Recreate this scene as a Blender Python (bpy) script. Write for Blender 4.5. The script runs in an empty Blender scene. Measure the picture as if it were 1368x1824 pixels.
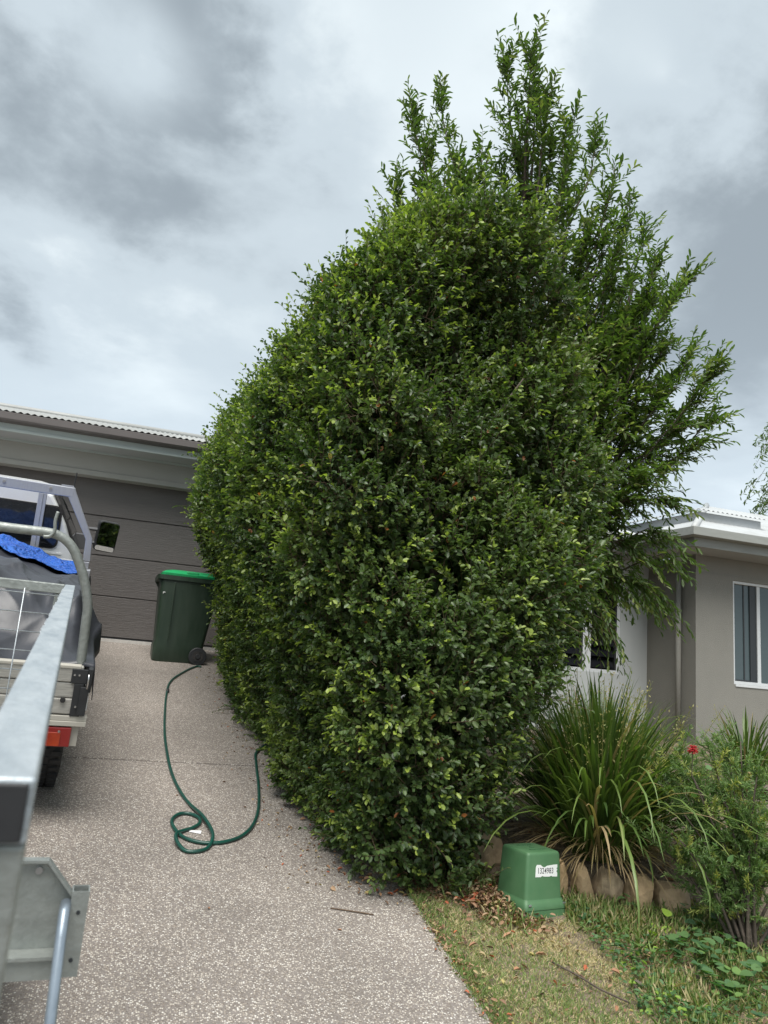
import bpy, bmesh, math, random
import numpy as np
from mathutils import Vector, Matrix
R = math.radians
rng = np.random.default_rng(7); random.seed(7)
sc = bpy.context.scene
COL = sc.collection

# ------------------------------------------------------------------ camera
HEAD, PITCH, ROLL = R(16.1), R(11.85), R(4.8)
Fh = Vector((math.sin(HEAD), math.cos(HEAD), 0)); R0 = Vector((math.cos(HEAD), -math.sin(HEAD), 0)); ZZ = Vector((0, 0, 1))
Fw = Fh*math.cos(PITCH) + ZZ*math.sin(PITCH); U0 = ZZ*math.cos(PITCH) - Fh*math.sin(PITCH)
Rr = R0*math.cos(ROLL) + U0*math.sin(ROLL); Uu = U0*math.cos(ROLL) - R0*math.sin(ROLL)
cam_data = bpy.data.cameras.new('camera'); cam = bpy.data.objects.new('camera', cam_data); COL.objects.link(cam)
cm = Matrix((Rr, Uu, -Fw)).transposed().to_4x4(); cm.translation = Vector((0, 0, 1.75))
cam.matrix_world = cm
cam_data.sensor_fit = 'VERTICAL'; cam_data.sensor_height = 36.0; cam_data.sensor_width = 27.0
cam_data.lens = 1370/1824*36
cam_data.clip_start = 0.02; cam_data.clip_end = 2000
cam_data.dof.use_dof = True; cam_data.dof.focus_distance = 5.5; cam_data.dof.aperture_fstop = 8.5
sc.camera = cam

# ------------------------------------------------------------------ world: cloudy daylight
SUN_EL, SUN_AZ = R(60), R(200)         # azimuth from +Y towards +X: a veiled sun high behind the viewer
world = bpy.data.worlds.new('World'); sc.world = world; world.use_nodes = True
nt = world.node_tree; nt.nodes.clear()
def WN(t, **k):
    n = nt.nodes.new(t)
    for a, v in k.items(): setattr(n, a, v)
    return n
def WL(a, b): nt.links.new(a, b)
out = WN('ShaderNodeOutputWorld'); bg = WN('ShaderNodeBackground'); WL(bg.outputs[0], out.inputs[0])
sky = WN('ShaderNodeTexSky'); sky.sky_type = 'NISHITA'; sky.sun_disc = False
sky.sun_elevation = SUN_EL; sky.sun_rotation = SUN_AZ
bg.inputs['Strength'].default_value = 0.1
tc = WN('ShaderNodeTexCoord')
def wmath(op, a, b=None, c=None, clamp=False):
    n = WN('ShaderNodeMath', operation=op); n.use_clamp = clamp
    for i, v in enumerate((a, b, c)):
        if v is None: continue
        if hasattr(v, 'is_linked') or hasattr(v, 'links'): WL(v, n.inputs[i])
        else: n.inputs[i].default_value = v
    return n.outputs[0]
# cloud deck: project the view direction on a flat layer, so clouds foreshorten towards the horizon
sep = WN('ShaderNodeSeparateXYZ'); WL(tc.outputs['Generated'], sep.inputs[0])
den = wmath('ADD', wmath('MAXIMUM', sep.outputs[2], 0.0), 0.22)
cx_ = wmath('DIVIDE', sep.outputs[0], den); cy_ = wmath('DIVIDE', sep.outputs[1], den)
comb = WN('ShaderNodeCombineXYZ'); WL(cx_, comb.inputs[0]); WL(cy_, comb.inputs[1])
def wnoise(scale, detail, rough, off, dist=0.0):
    mp = WN('ShaderNodeMapping'); mp.inputs['Location'].default_value = off; WL(comb.outputs[0], mp.inputs[0])
    n = WN('ShaderNodeTexNoise'); WL(mp.outputs[0], n.inputs['Vector'])
    n.inputs['Scale'].default_value = scale; n.inputs['Detail'].default_value = detail
    n.inputs['Roughness'].default_value = rough; n.inputs['Distortion'].default_value = dist
    return n.outputs['Fac']
n1 = wnoise(0.95, 3, 0.48, (3.1, 1.7, 0), 0.2)
n2 = wnoise(2.4, 7, 0.56, (0.4, 5.2, 0), 0.15)
def dirblob(d, r0, r1):   # a soft cloud bank centred on direction d
    v = Vector(d).normalized()
    vm = WN('ShaderNodeVectorMath', operation='DISTANCE'); 
    nm = WN('ShaderNodeVectorMath', operation='NORMALIZE'); WL(tc.outputs['Generated'], nm.inputs[0])
    WL(nm.outputs[0], vm.inputs[0]); vm.inputs[1].default_value = v
    wob = wmath('MULTIPLY_ADD', wmath('SUBTRACT', n2, 0.5), 0.36, vm.outputs['Value'])
    mr = WN('ShaderNodeMapRange'); mr.interpolation_type = 'SMOOTHSTEP'
    mr.inputs['From Min'].default_value = r0; mr.inputs['From Max'].default_value = r1
    mr.inputs['To Min'].default_value = 1; mr.inputs['To Max'].default_value = 0
    WL(wob, mr.inputs['Value']); return mr.outputs[0]
def pdir(x, y): return Fw + Rr*((x-684)/1370) - Uu*((y-912)/1370)
v = wmath('ADD', wmath('MULTIPLY', n1, 0.62), wmath('MULTIPLY', n2, 0.38))
for d, r0, r1, a in [((-0.094, 0.829, 0.551), 0.02, 0.27, -0.21), ((-0.187, 0.849, 0.494), 0.02, 0.22, -0.12), ((0.027, 0.837, 0.547), 0.0, 0.2, -0.06), ((-0.053, 0.736, 0.675), 0.0, 0.17, -0.24),
                     ((0.54, 0.664, 0.517), 0.05, 0.32, -0.17), ((0.507, 0.555, 0.659), 0.03, 0.25, -0.17), ((0.471, 0.642, 0.605), 0.0, 0.2, -0.06), ((-0.09, 0.772, 0.63), 0.0, 0.10, 0.22),
                     ((0.102, 0.779, 0.619), 0.0, 0.24, 0.08), ((0.446, 0.609, 0.656), 0.0, 0.09, 0.16), ((0.338, 0.637, 0.692), 0.0, 0.2, 0.07), ((-0.148, 0.928, 0.342), 0.05, 0.35, 0.06)]:
    v = wmath('MULTIPLY_ADD', dirblob(d, r0, r1), a, v)
ramp = WN('ShaderNodeValToRGB'); WL(v, ramp.inputs[0])
cr = ramp.color_ramp; cr.interpolation = 'EASE'
cr.elements[0].position = 0.24; cr.elements[0].color = (0.27, 0.315, 0.35, 1)
cr.elements[1].position = 0.68; cr.elements[1].color = (0.78, 0.85, 0.88, 1)
e = cr.elements.new(0.45); e.color = (0.49, 0.56, 0.61, 1)
# towards the horizon the deck brightens and turns bluer
hz = WN('ShaderNodeMapRange'); WL(sep.outputs[2], hz.inputs['Value']); hz.inputs['From Min'].default_value = 0.0; hz.inputs['From Max'].default_value = 0.5
hz.inputs['To Min'].default_value = 0.6; hz.inputs['To Max'].default_value = 0.0; hz.interpolation_type = 'SMOOTHSTEP'
mixh = WN('ShaderNodeMixRGB'); WL(hz.outputs[0], mixh.inputs[0]); WL(ramp.outputs[0], mixh.inputs[1]); mixh.inputs[2].default_value = (0.60, 0.70, 0.80, 1)
up = WN('ShaderNodeMixRGB', blend_type='MULTIPLY'); up.inputs[0].default_value = 1; WL(mixh.outputs[0], up.inputs[1]); up.inputs[2].default_value = (4.1, 4.08, 4.02, 1)
mixs = WN('ShaderNodeMixRGB'); mixs.inputs[0].default_value = 0.96; WL(sky.outputs[0], mixs.inputs[1]); WL(up.outputs[0], mixs.inputs[2])
WL(mixs.outputs[0], bg.inputs['Color'])

sd = bpy.data.lights.new('sun', 'SUN'); sd.energy = 1.5; sd.angle = R(40); sd.color = (1.0, 0.965, 0.91)
sun = bpy.data.objects.new('sun', sd); COL.objects.link(sun)
sdir = Vector((math.sin(SUN_AZ)*math.cos(SUN_EL), math.cos(SUN_AZ)*math.cos(SUN_EL), math.sin(SUN_EL)))
sun.rotation_euler = sdir.to_track_quat('Z', 'Y').to_euler(); sun.location = sdir*50
sc.view_settings.view_transform = 'Standard'; sc.view_settings.look = 'None'
sc.view_settings.exposure = 1.68; sc.view_settings.gamma = 1; sc.view_settings.use_curve_mapping = False

# ------------------------------------------------------------------ materials
def mat(name, col, rough=0.6, metal=0.0, spec=0.5, noise=None, bump=None, rnd=None, coat=0):
    """noise=(scale, amount, colour2[, stretch]); bump=(scale, strength)"""
    m = bpy.data.materials.new(name); m.use_nodes = True; t = m.node_tree; b = t.nodes['Principled BSDF']
    b.inputs['Base Color'].default_value = (*col, 1); b.inputs['Roughness'].default_value = rough
    b.inputs['Metallic'].default_value = metal; b.inputs['Specular IOR Level'].default_value = spec
    b.inputs['Coat Weight'].default_value = coat
    co = t.nodes.new('ShaderNodeTexCoord'); last = None
    if noise:
        sc_, am, c2 = noise[:3]; st = noise[3] if len(noise) > 3 else (1, 1, 1)
        mp = t.nodes.new('ShaderNodeMapping'); mp.inputs['Scale'].default_value = st; t.links.new(co.outputs['Object'], mp.inputs[0])
        n = t.nodes.new('ShaderNodeTexNoise'); n.inputs['Scale'].default_value = sc_; n.inputs['Detail'].default_value = 7; n.inputs['Roughness'].default_value = .62
        t.links.new(mp.outputs[0], n.inputs['Vector'])
        mr = t.nodes.new('ShaderNodeMapRange'); mr.inputs['From Min'].default_value = .35; mr.inputs['From Max'].default_value = .68
        mr.inputs['To Max'].default_value = am; t.links.new(n.outputs['Fac'], mr.inputs['Value'])
        mx = t.nodes.new('ShaderNodeMixRGB'); t.links.new(mr.outputs[0], mx.inputs[0]); mx.inputs[1].default_value = (*col, 1); mx.inputs[2].default_value = (*c2, 1)
        last = mx.outputs[0]
        rr = t.nodes.new('ShaderNodeMapRange'); t.links.new(n.outputs['Fac'], rr.inputs['Value'])
        rr.inputs['To Min'].default_value = max(0.02, rough-.12); rr.inputs['To Max'].default_value = min(1, rough+.15); t.links.new(rr.outputs[0], b.inputs['Roughness'])
    if rnd:     # per-object colour variation
        oi = t.nodes.new('ShaderNodeObjectInfo'); mx = t.nodes.new('ShaderNodeMixRGB'); t.links.new(oi.outputs['Random'], mx.inputs[0])
        if last: t.links.new(last, mx.inputs[1])
        else: mx.inputs[1].default_value = (*col, 1)
        mx.inputs[2].default_value = (*rnd, 1); last = mx.outputs[0]
    if last: t.links.new(last, b.inputs['Base Color'])
    if bump:
        st = bump[2] if len(bump) > 2 else (1, 1, 1)
        mp = t.nodes.new('ShaderNodeMapping'); mp.inputs['Scale'].default_value = st; t.links.new(co.outputs['Object'], mp.inputs[0])
        n = t.nodes.new('ShaderNodeTexNoise'); n.inputs['Scale'].default_value = bump[0]; n.inputs['Detail'].default_value = 5
        t.links.new(mp.outputs[0], n.inputs['Vector'])
        bp = t.nodes.new('ShaderNodeBump'); bp.inputs['Strength'].default_value = bump[1]; bp.inputs['Distance'].default_value = bump[3] if len(bump) > 3 else 0.01
        t.links.new(n.outputs['Fac'], bp.inputs['Height']); t.links.new(bp.outputs[0], b.inputs['Normal'])
    return m

def leaf_mat(name, cols, young, rough=0.36, trans=0.22, spec=0.5):
    """cols: list of (pos, colour) along the per-leaf 'rnd' attribute; young: colour at 'tint' = 1"""
    m = bpy.data.materials.new(name); m.use_nodes = True; t = m.node_tree; b = t.nodes['Principled BSDF']
    a = t.nodes.new('ShaderNodeAttribute'); a.attribute_name = 'rnd'
    a2 = t.nodes.new('ShaderNodeAttribute'); a2.attribute_name = 'tint'
    rp = t.nodes.new('ShaderNodeValToRGB'); cr = rp.color_ramp
    cr.elements[0].position = cols[0][0]; cr.elements[0].color = (*cols[0][1], 1)
    cr.elements[1].position = cols[-1][0]; cr.elements[1].color = (*cols[-1][1], 1)
    for p, c in cols[1:-1]:
        e = cr.elements.new(p); e.color = (*c, 1)
    t.links.new(a.outputs['Fac'], rp.inputs[0])
    mx = t.nodes.new('ShaderNodeMixRGB'); t.links.new(a2.outputs['Fac'], mx.inputs[0]); t.links.new(rp.outputs[0], mx.inputs[1]); mx.inputs[2].default_value = (*young, 1)
    t.links.new(mx.outputs[0], b.inputs['Base Color']); b.inputs['Roughness'].default_value = rough; b.inputs['Specular IOR Level'].default_value = spec
    tr = t.nodes.new('ShaderNodeBsdfTranslucent'); br = t.nodes.new('ShaderNodeMixRGB'); br.blend_type = 'MULTIPLY'; br.inputs[0].default_value = 1
    t.links.new(mx.outputs[0], br.inputs[1]); br.inputs[2].default_value = (1.6, 1.9, 0.7, 1); t.links.new(br.outputs[0], tr.inputs['Color'])
    ms = t.nodes.new('ShaderNodeMixShader'); ms.inputs[0].default_value = trans
    t.links.new(b.outputs[0], ms.inputs[1]); t.links.new(tr.outputs[0], ms.inputs[2]); t.links.new(ms.outputs[0], t.nodes['Material Output'].inputs[0])
    return m

M = {}
M['render'] = mat('render', (.235, .228, .203), .9, noise=(3, .35, (.195, .19, .172)), bump=(90, .5))
M['render_light'] = mat('render_light', (.46, .48, .475), .85, noise=(3, .3, (.5, .51, .5)), bump=(120, .2))
M['garage_wall'] = mat('garage_wall', (.30, .295, .27), .88, noise=(2.5, .4, (.265, .26, .235)), bump=(120, .2))
M['soffit'] = mat('soffit', (.33, .34, .34), .8, noise=(2, .4, (.38, .38, .37)))
M['fascia_light'] = mat('fascia_light', (.36, .40, .385), .55, noise=(4, .4, (.30, .33, .315), (1, 6, 6)))
M['gutter_brown'] = mat('gutter_brown', (.085, .074, .070), .5, noise=(5, .5, (.115, .10, .095), (.5, 8, 8)))
M['gutter_cream'] = mat('gutter_cream', (.29, .30, .28), .45, noise=(5, .5, (.22, .225, .205), (.6, 6, 6)))
M['roof_pale'] = mat('roof_pale', (.33, .34, .33), .5, noise=(3, .5, (.25, .25, .24)))
M['roof_white'] = mat('roof_white', (.46, .48, .49), .45, noise=(2.5, .7, (.33, .34, .33)))
M['soil'] = mat('soil', (.13, .10, .07), .95, noise=(22, .9, (.25, .20, .14)), bump=(60, 1.0, (1, 1, 1), .02))
M['concrete'] = mat('concrete', (.48, .46, .43), .9, noise=(20, .6, (.35, .34, .32)), bump=(90, .4))
M['frame_white'] = mat('frame_white', (.62, .64, .65), .45, noise=(8, .3, (.52, .54, .54)))
M['frame_dark'] = mat('frame_dark', (.03, .034, .038), .45)
M['louvre_glass'] = mat('louvre_glass', (.010, .011, .014), .22, spec=.35)
M['curtain'] = mat('curtain', (.16, .20, .20), .85, noise=(3, .6, (.08, .1, .105), (9, 9, .4)))
M['room_dark'] = mat('room_dark', (.02, .022, .026), .9)
M['glass'] = mat('glass', (.06, .085, .09), .04, spec=.6)
M['glass'].node_tree.nodes['Principled BSDF'].inputs['Transmission Weight'].default_value = .0
M['galv'] = mat('galv', (.50, .53, .55), .42, metal=.65, noise=(28, .8, (.34, .37, .39), (1, .35, 1)), bump=(55, .25))
M['galv_dull'] = mat('galv_dull', (.33, .35, .33), .5, metal=.5, noise=(25, .8, (.22, .235, .22)), bump=(50, .3))
M['galv_tube'] = mat('galv_tube', (.30, .35, .40), .36, metal=.6, noise=(40, .7, (.2, .24, .28)))
M['alloy'] = mat('alloy', (.52, .535, .56), .38, metal=.6, noise=(14, .7, (.45, .45, .49), (6, 1, 1)), bump=(40, .1))
M['alloy_board'] = mat('alloy_board', (.44, .425, .385), .48, metal=.15, noise=(12, .95, (.26, .25, .225), (1, 1, 9)), bump=(30, .15))
M['cream_paint'] = mat('cream_paint', (.42, .40, .35), .5, noise=(9, .5, (.42, .39, .33)))
M['white_paint'] = mat('white_paint', (.84, .85, .86), .28, coat=.5, noise=(3, .35, (.68, .68, .67)))
M['black_plastic'] = mat('black_plastic', (.018, .019, .021), .5, noise=(20, .4, (.035, .036, .038)))
M['rubber'] = mat('rubber', (.016, .016, .017), .8, noise=(15, .6, (.05, .046, .042)), bump=(60, .3))
M['car_glass'] = mat('car_glass', (.012, .014, .017), .05, spec=.8)
M['steel'] = mat('steel', (.6, .6, .6), .3, metal=1)
M['mirror'] = mat('mirror', (.55, .57, .58), .03, metal=1)
M['tail_red'] = mat('tail_red', (.22, .01, .008), .2, noise=(6, .4, (.25, .01, .01)), coat=.6)
M['tail_amber'] = mat('tail_amber', (.42, .05, .008), .2, noise=(9, .9, (.20, .010, .006)), coat=.6)
M['canvas'] = mat('canvas', (.034, .036, .044), .38, noise=(3, .6, (.050, .053, .063)), bump=(6, .25, (2, 1, 1), .01))
M['blue_tarp'] = mat('blue_tarp', (.008, .08, .42), .36, noise=(14, .8, (.015, .14, .56)), bump=(26, 1.0, (1, 1, 1), .06))
M['bin_green'] = mat('bin_green', (.016, .032, .019), .42, noise=(5, .8, (.030, .048, .032), (3, 3, .6)))
M['lid_green'] = mat('lid_green', (.012, .30, .095), .35, noise=(6, .4, (.03, .4, .16)))
M['hose'] = mat('hose', (.006, .062, .044), .32, noise=(14, .7, (.012, .045, .036)))
M['pillar_green'] = mat('pillar_green', (.062, .155, .068), .5, noise=(9, .8, (.085, .18, .085)), bump=(8, .12))
M['sticker'] = mat('sticker', (.80, .81, .80), .5, noise=(30, .3, (.7, .7, .7)))
M['ink'] = mat('ink', (.01, .012, .025), .6)
M['emboss'] = mat('emboss', (.035, .11, .05), .6)
M['rock'] = mat('rock', (.42, .335, .225), .9, noise=(11, 1., (.17, .135, .10)), bump=(22, 1.), rnd=(.48, .33, .18))
M['rock_dark'] = mat('rock_dark', (.10, .085, .07), .9, noise=(9, .9, (.17, .13, .10)), bump=(30, .9))
M['bark'] = mat('bark', (.065, .05, .038), .9, noise=(14, .8, (.12, .095, .075), (1, 1, .3)), bump=(40, .8))
M['twig'] = mat('twig', (.10, .065, .04), .8, noise=(20, .6, (.16, .11, .07)))
M['paper'] = mat('paper', (.7, .7, .7), .7)
M['red_flower'] = mat('red_flower', (.38, .008, .012), .6, noise=(40, .5, (.5, .03, .03)))
M['dry_leaf'] = mat('dry_leaf', (.26, .12, .06), .7, noise=(25, .6, (.36, .22, .13)), rnd=(.38, .20, .11))
M['leaf_hedge'] = leaf_mat('leaf_hedge', [(0, (.040, .070, .026)), (.45, (.070, .115, .036)), (.85, (.112, .162, .048)), (.98, (.17, .22, .055)), (1, (.32, .12, .04))], (.34, .42, .085), rough=.42, trans=.28)
M['leaf_tree'] = leaf_mat('leaf_tree', [(0, (.046, .082, .024)), (.5, (.082, .135, .034)), (.9, (.12, .18, .045)), (1, (.17, .22, .06))], (.27, .29, .11), rough=.45, trans=.36)
M['leaf_strap'] = leaf_mat('leaf_strap', [(0, (.045, .085, .022)), (.5, (.095, .155, .036)), (.85, (.155, .22, .055)), (.93, (.21, .25, .085)), (.96, (.30, .22, .11)), (1, (.36, .27, .16))], (.30, .27, .09), rough=.4, trans=.2)
M['leaf_grev'] = leaf_mat('leaf_grev', [(0, (.08, .14, .045)), (.6, (.14, .23, .07)), (1, (.24, .32, .10))], (.42, .42, .10), rough=.5, trans=.3)
M['leaf_vine'] = leaf_mat('leaf_vine', [(0, (.05, .12, .05)), (.6, (.085, .17, .065)), (1, (.13, .23, .07))], (.30, .45, .05), rough=.6, trans=.28)
M['grass'] = leaf_mat('grass', [(0, (.13, .22, .06)), (.40, (.24, .32, .10)), (.55, (.37, .35, .16)), (.7, (.52, .43, .26)), (1, (.70, .58, .38))], (.5, .4, .2), rough=.6, trans=.25)
M['litter'] = leaf_mat('litter', [(0, (.09, .055, .035)), (.35, (.19, .105, .06)), (.7, (.31, .18, .105)), (.9, (.38, .28, .17)), (1, (.42, .36, .12))], (.40, .10, .04), rough=.7, trans=.1)

# exposed aggregate driveway
m = mat('aggregate', (.3, .3, .3), .75); M['aggregate'] = m
t = m.node_tree; b = t.nodes['Principled BSDF']; co = t.nodes.new('ShaderNodeTexCoord')
def vor(scale, feature='F1'):
    n = t.nodes.new('ShaderNodeTexVoronoi'); n.feature = feature; n.inputs['Scale'].default_value = scale; t.links.new(co.outputs['Object'], n.inputs['Vector']); return n
v1 = vor(140); v1.inputs['Randomness'].default_value = 1
hs = t.nodes.new('ShaderNodeSeparateColor'); t.links.new(v1.outputs['Color'], hs.inputs[0])
rp = t.nodes.new('ShaderNodeValToRGB'); cr = rp.color_ramp; cr.interpolation = 'CONSTANT'
for i, (p, c) in enumerate([(0, (.16, .135, .115)), (.16, (.20, .165, .135)), (.34, (.35, .30, .25)), (.50, (.47, .42, .36)), (.66, (.28, .245, .225)), (.78, (.66, .61, .53)), (.93, (.76, .73, .67))]):
    if i < 2: e = cr.elements[i]; e.position = p
    else: e = cr.elements.new(p)
    e.color = (*c, 1)
t.links.new(hs.outputs[0], rp.inputs[0])
ed = t.nodes.new('ShaderNodeMapRange'); ed.inputs['From Min'].default_value = .30; ed.inputs['From Max'].default_value = .62; t.links.new(v1.outputs['Distance'], ed.inputs['Value'])
mx = t.nodes.new('ShaderNodeMixRGB'); t.links.new(ed.outputs[0], mx.inputs[0]); t.links.new(rp.outputs[0], mx.inputs[1]); mx.inputs[2].default_value = (.225, .198, .178, 1)
ns = t.nodes.new('ShaderNodeTexNoise'); ns.inputs['Scale'].default_value = .9; ns.inputs['Detail'].default_value = 9; ns.inputs['Roughness'].default_value = .68; t.links.new(co.outputs['Object'], ns.inputs['Vector'])
nr = t.nodes.new('ShaderNodeMapRange'); nr.inputs['From Min'].default_value = .35; nr.inputs['From Max'].default_value = .65; nr.inputs['To Min'].default_value = .72; nr.inputs['To Max'].default_value = .99; t.links.new(ns.outputs['Fac'], nr.inputs['Value'])
m2 = t.nodes.new('ShaderNodeMixRGB'); m2.blend_type = 'MULTIPLY'; m2.inputs[0].default_value = 1; t.links.new(mx.outputs[0], m2.inputs[1])
cc = t.nodes.new('ShaderNodeCombineColor'); [t.links.new(nr.outputs[0], cc.inputs[i]) for i in range(3)]; t.links.new(cc.outputs[0], m2.inputs[2])
t.links.new(m2.outputs[0], b.inputs['Base Color'])
bp = t.nodes.new('ShaderNodeBump'); bp.invert = True; bp.inputs['Strength'].default_value = .55; bp.inputs['Distance'].default_value = .004
t.links.new(v1.outputs['Distance'], bp.inputs['Height']); t.links.new(bp.outputs[0], b.inputs['Normal'])

# garage door: dark timber-grain emboss
m = mat('door_brown', (.082, .073, .068), .5, noise=(5, .6, (.112, .10, .094), (.7, 1, 16)), bump=(9, .5, (1, 1, 22))); M['door_brown'] = m

# ------------------------------------------------------------------ mesh helpers
class MB:
    def __init__(s): s.v = []; s.f = []
    def add(s, vs, fs):
        n = len(s.v); s.v += [tuple(p) for p in vs]; s.f += [tuple(i+n for i in f) for f in fs]; return s
    def box(s, a, b):
        x0, y0, z0 = a; x1, y1, z1 = b
        return s.add([(x0,y0,z0),(x1,y0,z0),(x1,y1,z0),(x0,y1,z0),(x0,y0,z1),(x1,y0,z1),(x1,y1,z1),(x0,y1,z1)],
                     [(0,3,2,1),(4,5,6,7),(0,1,5,4),(1,2,6,5),(2,3,7,6),(3,0,4,7)])
    def bar(s, p, q, w, h, up=(0,0,1)):
        p, q = Vector(p), Vector(q); d = (q-p).normalized(); u = Vector(up)
        sd_ = d.cross(u); 
        if sd_.length < 1e-4: sd_ = d.cross(Vector((1,0,0)))
        sd_.normalize(); u = sd_.cross(d)
        vs = [c + sd_*(a*w/2) + u*(b_*h/2) for c in (p, q) for a, b_ in ((-1,-1),(1,-1),(1,1),(-1,1))]
        return s.add(vs, [(0,1,2,3),(7,6,5,4),(0,4,5,1),(1,5,6,2),(2,6,7,3),(3,7,4,0)])
    def tube(s, pts, r, seg=8, cap=True):
        pts = [Vector(p) for p in pts]; n = len(pts); rs = r if hasattr(r, '__len__') else [r]*n
        vs = []; pu = None
        for i, p in enumerate(pts):
            d = (pts[min(i+1,n-1)] - pts[max(i-1,0)]).normalized()
            if pu is None: pu = d.orthogonal().normalized()
            pu = (pu - d*pu.dot(d)).normalized(); w = d.cross(pu)
            vs += [p + (pu*math.cos(2*math.pi*k/seg) + w*math.sin(2*math.pi*k/seg))*rs[i] for k in range(seg)]
        fs = [(i*seg+k, i*seg+(k+1)%seg, (i+1)*seg+(k+1)%seg, (i+1)*seg+k) for i in range(n-1) for k in range(seg)]
        if cap: fs += [tuple(range(seg))[::-1], tuple((n-1)*seg+k for k in range(seg))]
        return s.add(vs, fs)
    def prism(s, poly, axis, a, b):   # poly in the two other axes
        def P(u, v, w): return (w,u,v) if axis == 'x' else ((u,w,v) if axis == 'y' else (u,v,w))
        n = len(poly); vs = [P(u,v,a) for u,v in poly] + [P(u,v,b) for u,v in poly]
        return s.add(vs, [tuple(range(n)), tuple(range(2*n-1,n-1,-1))] + [(i,i+n,(i+1)%n+n,(i+1)%n) for i in range(n)])
    def cyl(s, c, r, h, axis='x', seg=32, r2=None):
        r2 = r if r2 is None else r2; c = Vector(c); vs = []
        ax = {'x': Vector((1,0,0)), 'y': Vector((0,1,0)), 'z': Vector((0,0,1))}[axis]; u = ax.orthogonal().normalized(); w = ax.cross(u)
        for rr_, o in ((r, -h/2), (r2, h/2)):
            vs += [c + ax*o + (u*math.cos(2*math.pi*k/seg)+w*math.sin(2*math.pi*k/seg))*rr_ for k in range(seg)]
        return s.add(vs, [(k,(k+1)%seg,seg+(k+1)%seg,seg+k) for k in range(seg)] + [tuple(range(seg))[::-1], tuple(seg+k for k in range(seg))])
    def build(s, name, m, parent=None, bevel=0, smooth=False, label=None, segs=2):
        me = bpy.data.meshes.new(name); me.from_pydata(s.v, [], s.f)
        bm = bmesh.new(); bm.from_mesh(me); bmesh.ops.recalc_face_normals(bm, faces=bm.faces)
        if bevel:
            es = [e for e in bm.edges if len(e.link_faces) == 2 and e.calc_face_angle(0) > 0.5]
            bmesh.ops.bevel(bm, geom=es, offset=bevel, segments=segs, affect='EDGES', profile=.5, clamp_overlap=True)
        bm.to_mesh(me); bm.free()
        if smooth or bevel:
            if smooth: me.polygons.foreach_set('use_smooth', [True]*len(me.polygons))
            if smooth and bevel:
                try: me.set_sharp_from_angle(angle=R(38))
                except Exception: pass
        me.materials.append(M[m] if isinstance(m, str) else m)
        o = bpy.data.objects.new(name, me); COL.objects.link(o)
        if parent: o.parent = parent
        if label: o['label'] = label
        return o

def tag(o, label=None, cat=None, group=None, kind=None):
    for k, v_ in (('label', label), ('category', cat), ('group', group), ('kind', kind)):
        if v_: o[k] = v_
    return o
def empty(name, loc=(0,0,0), rz=0, mw=None, **k):
    o = bpy.data.objects.new(name, None); COL.objects.link(o); o.empty_display_size = .2
    if mw is not None: o.matrix_world = mw
    else: o.location = loc; o.rotation_euler = (0,0,rz)
    return tag(o, **k)
def frame_mw(o, h, s):
    ey = Vector((math.sin(h), math.cos(h), s)).normalized(); ex = ey.cross(Vector((0,0,1))).normalized(); ez = ex.cross(ey)
    mw = Matrix((ex, ey, ez)).transposed().to_4x4(); mw.translation = Vector(o); return mw
def np_mesh(name, verts, faces, m, parent=None, attrs=None, smooth=False):
    """verts (N,3) array, faces (F,k) array with constant k"""
    me = bpy.data.meshes.new(name); F_, k = faces.shape
    me.vertices.add(len(verts)); me.vertices.foreach_set('co', np.ascontiguousarray(verts, dtype=np.float32).ravel())
    me.loops.add(F_*k); me.loops.foreach_set('vertex_index', np.ascontiguousarray(faces, dtype=np.int32).ravel())
    me.polygons.add(F_); me.polygons.foreach_set('loop_start', np.arange(0, F_*k, k, dtype=np.int32))
    me.update(calc_edges=True); me.validate()
    for a, arr in (attrs or {}).items():
        at = me.attributes.new(a, 'FLOAT', 'POINT'); at.data.foreach_set('value', np.ascontiguousarray(arr, dtype=np.float32))
    if smooth: me.polygons.foreach_set('use_smooth', [True]*len(me.polygons))
    me.materials.append(M[m]); o = bpy.data.objects.new(name, me); COL.objects.link(o)
    if parent: o.parent = parent
    return o

# terrain height
SL = 0.185
def sstep(a, b, x): t_ = np.clip((x-a)/(b-a), 0, 1); return t_*t_*(3-2*t_)
def gh(x, y):
    x = np.asarray(x, float); y = np.asarray(y, float)
    z = SL*np.clip(y, -1.2, 10.18)
    z = z + (np.minimum(y, -1.2)+1.2)*0.03
    # the raised bed behind the rocks, running up to the neighbouring house
    edge = 4.02 - 0.33*np.clip(x-2.0, 0, 1.6)
    bed = 0.90 + 0.075*np.clip(y-4.0, 0, 4.2) + .02*np.sin(x*5)*np.sin(y*4)
    w = sstep(edge-.02, edge+.22, y)*sstep(1.75, 2.3, x)
    z = z*(1-w) + np.where(y < 5.0, np.maximum(bed, 0), bed)*w
    return z

# ------------------------------------------------------------------ ground and driveway
xs = np.unique(np.concatenate([np.linspace(-400, -8, 8), np.linspace(-8, 12, 101), np.linspace(12, 400, 9)]))
ys = np.unique(np.concatenate([np.linspace(-400, -4, 8), np.linspace(-4, 14, 121), np.linspace(14, 600, 9)]))
X, Y = np.meshgrid(xs, ys); Z = gh(X, Y)
Z += np.where(X > 1.45, 0.012*np.sin(X*9+Y*3)*np.sin(Y*8), -0.10*sstep(1.42, 1.30, X)*(X > -5.2))
Z = np.where((X < 1.42) & (X > -5.2), Z-.03, Z)
idx = np.arange(X.size).reshape(X.shape)
fc = np.stack([idx[:-1,:-1], idx[:-1,1:], idx[1:,1:], idx[1:,:-1]], -1).reshape(-1, 4)
g = np_mesh('ground', np.stack([X, Y, Z], -1).reshape(-1, 3), fc, 'soil'); tag(g, 'bare brown soil under lawn, bed and houses', kind='structure')
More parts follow.
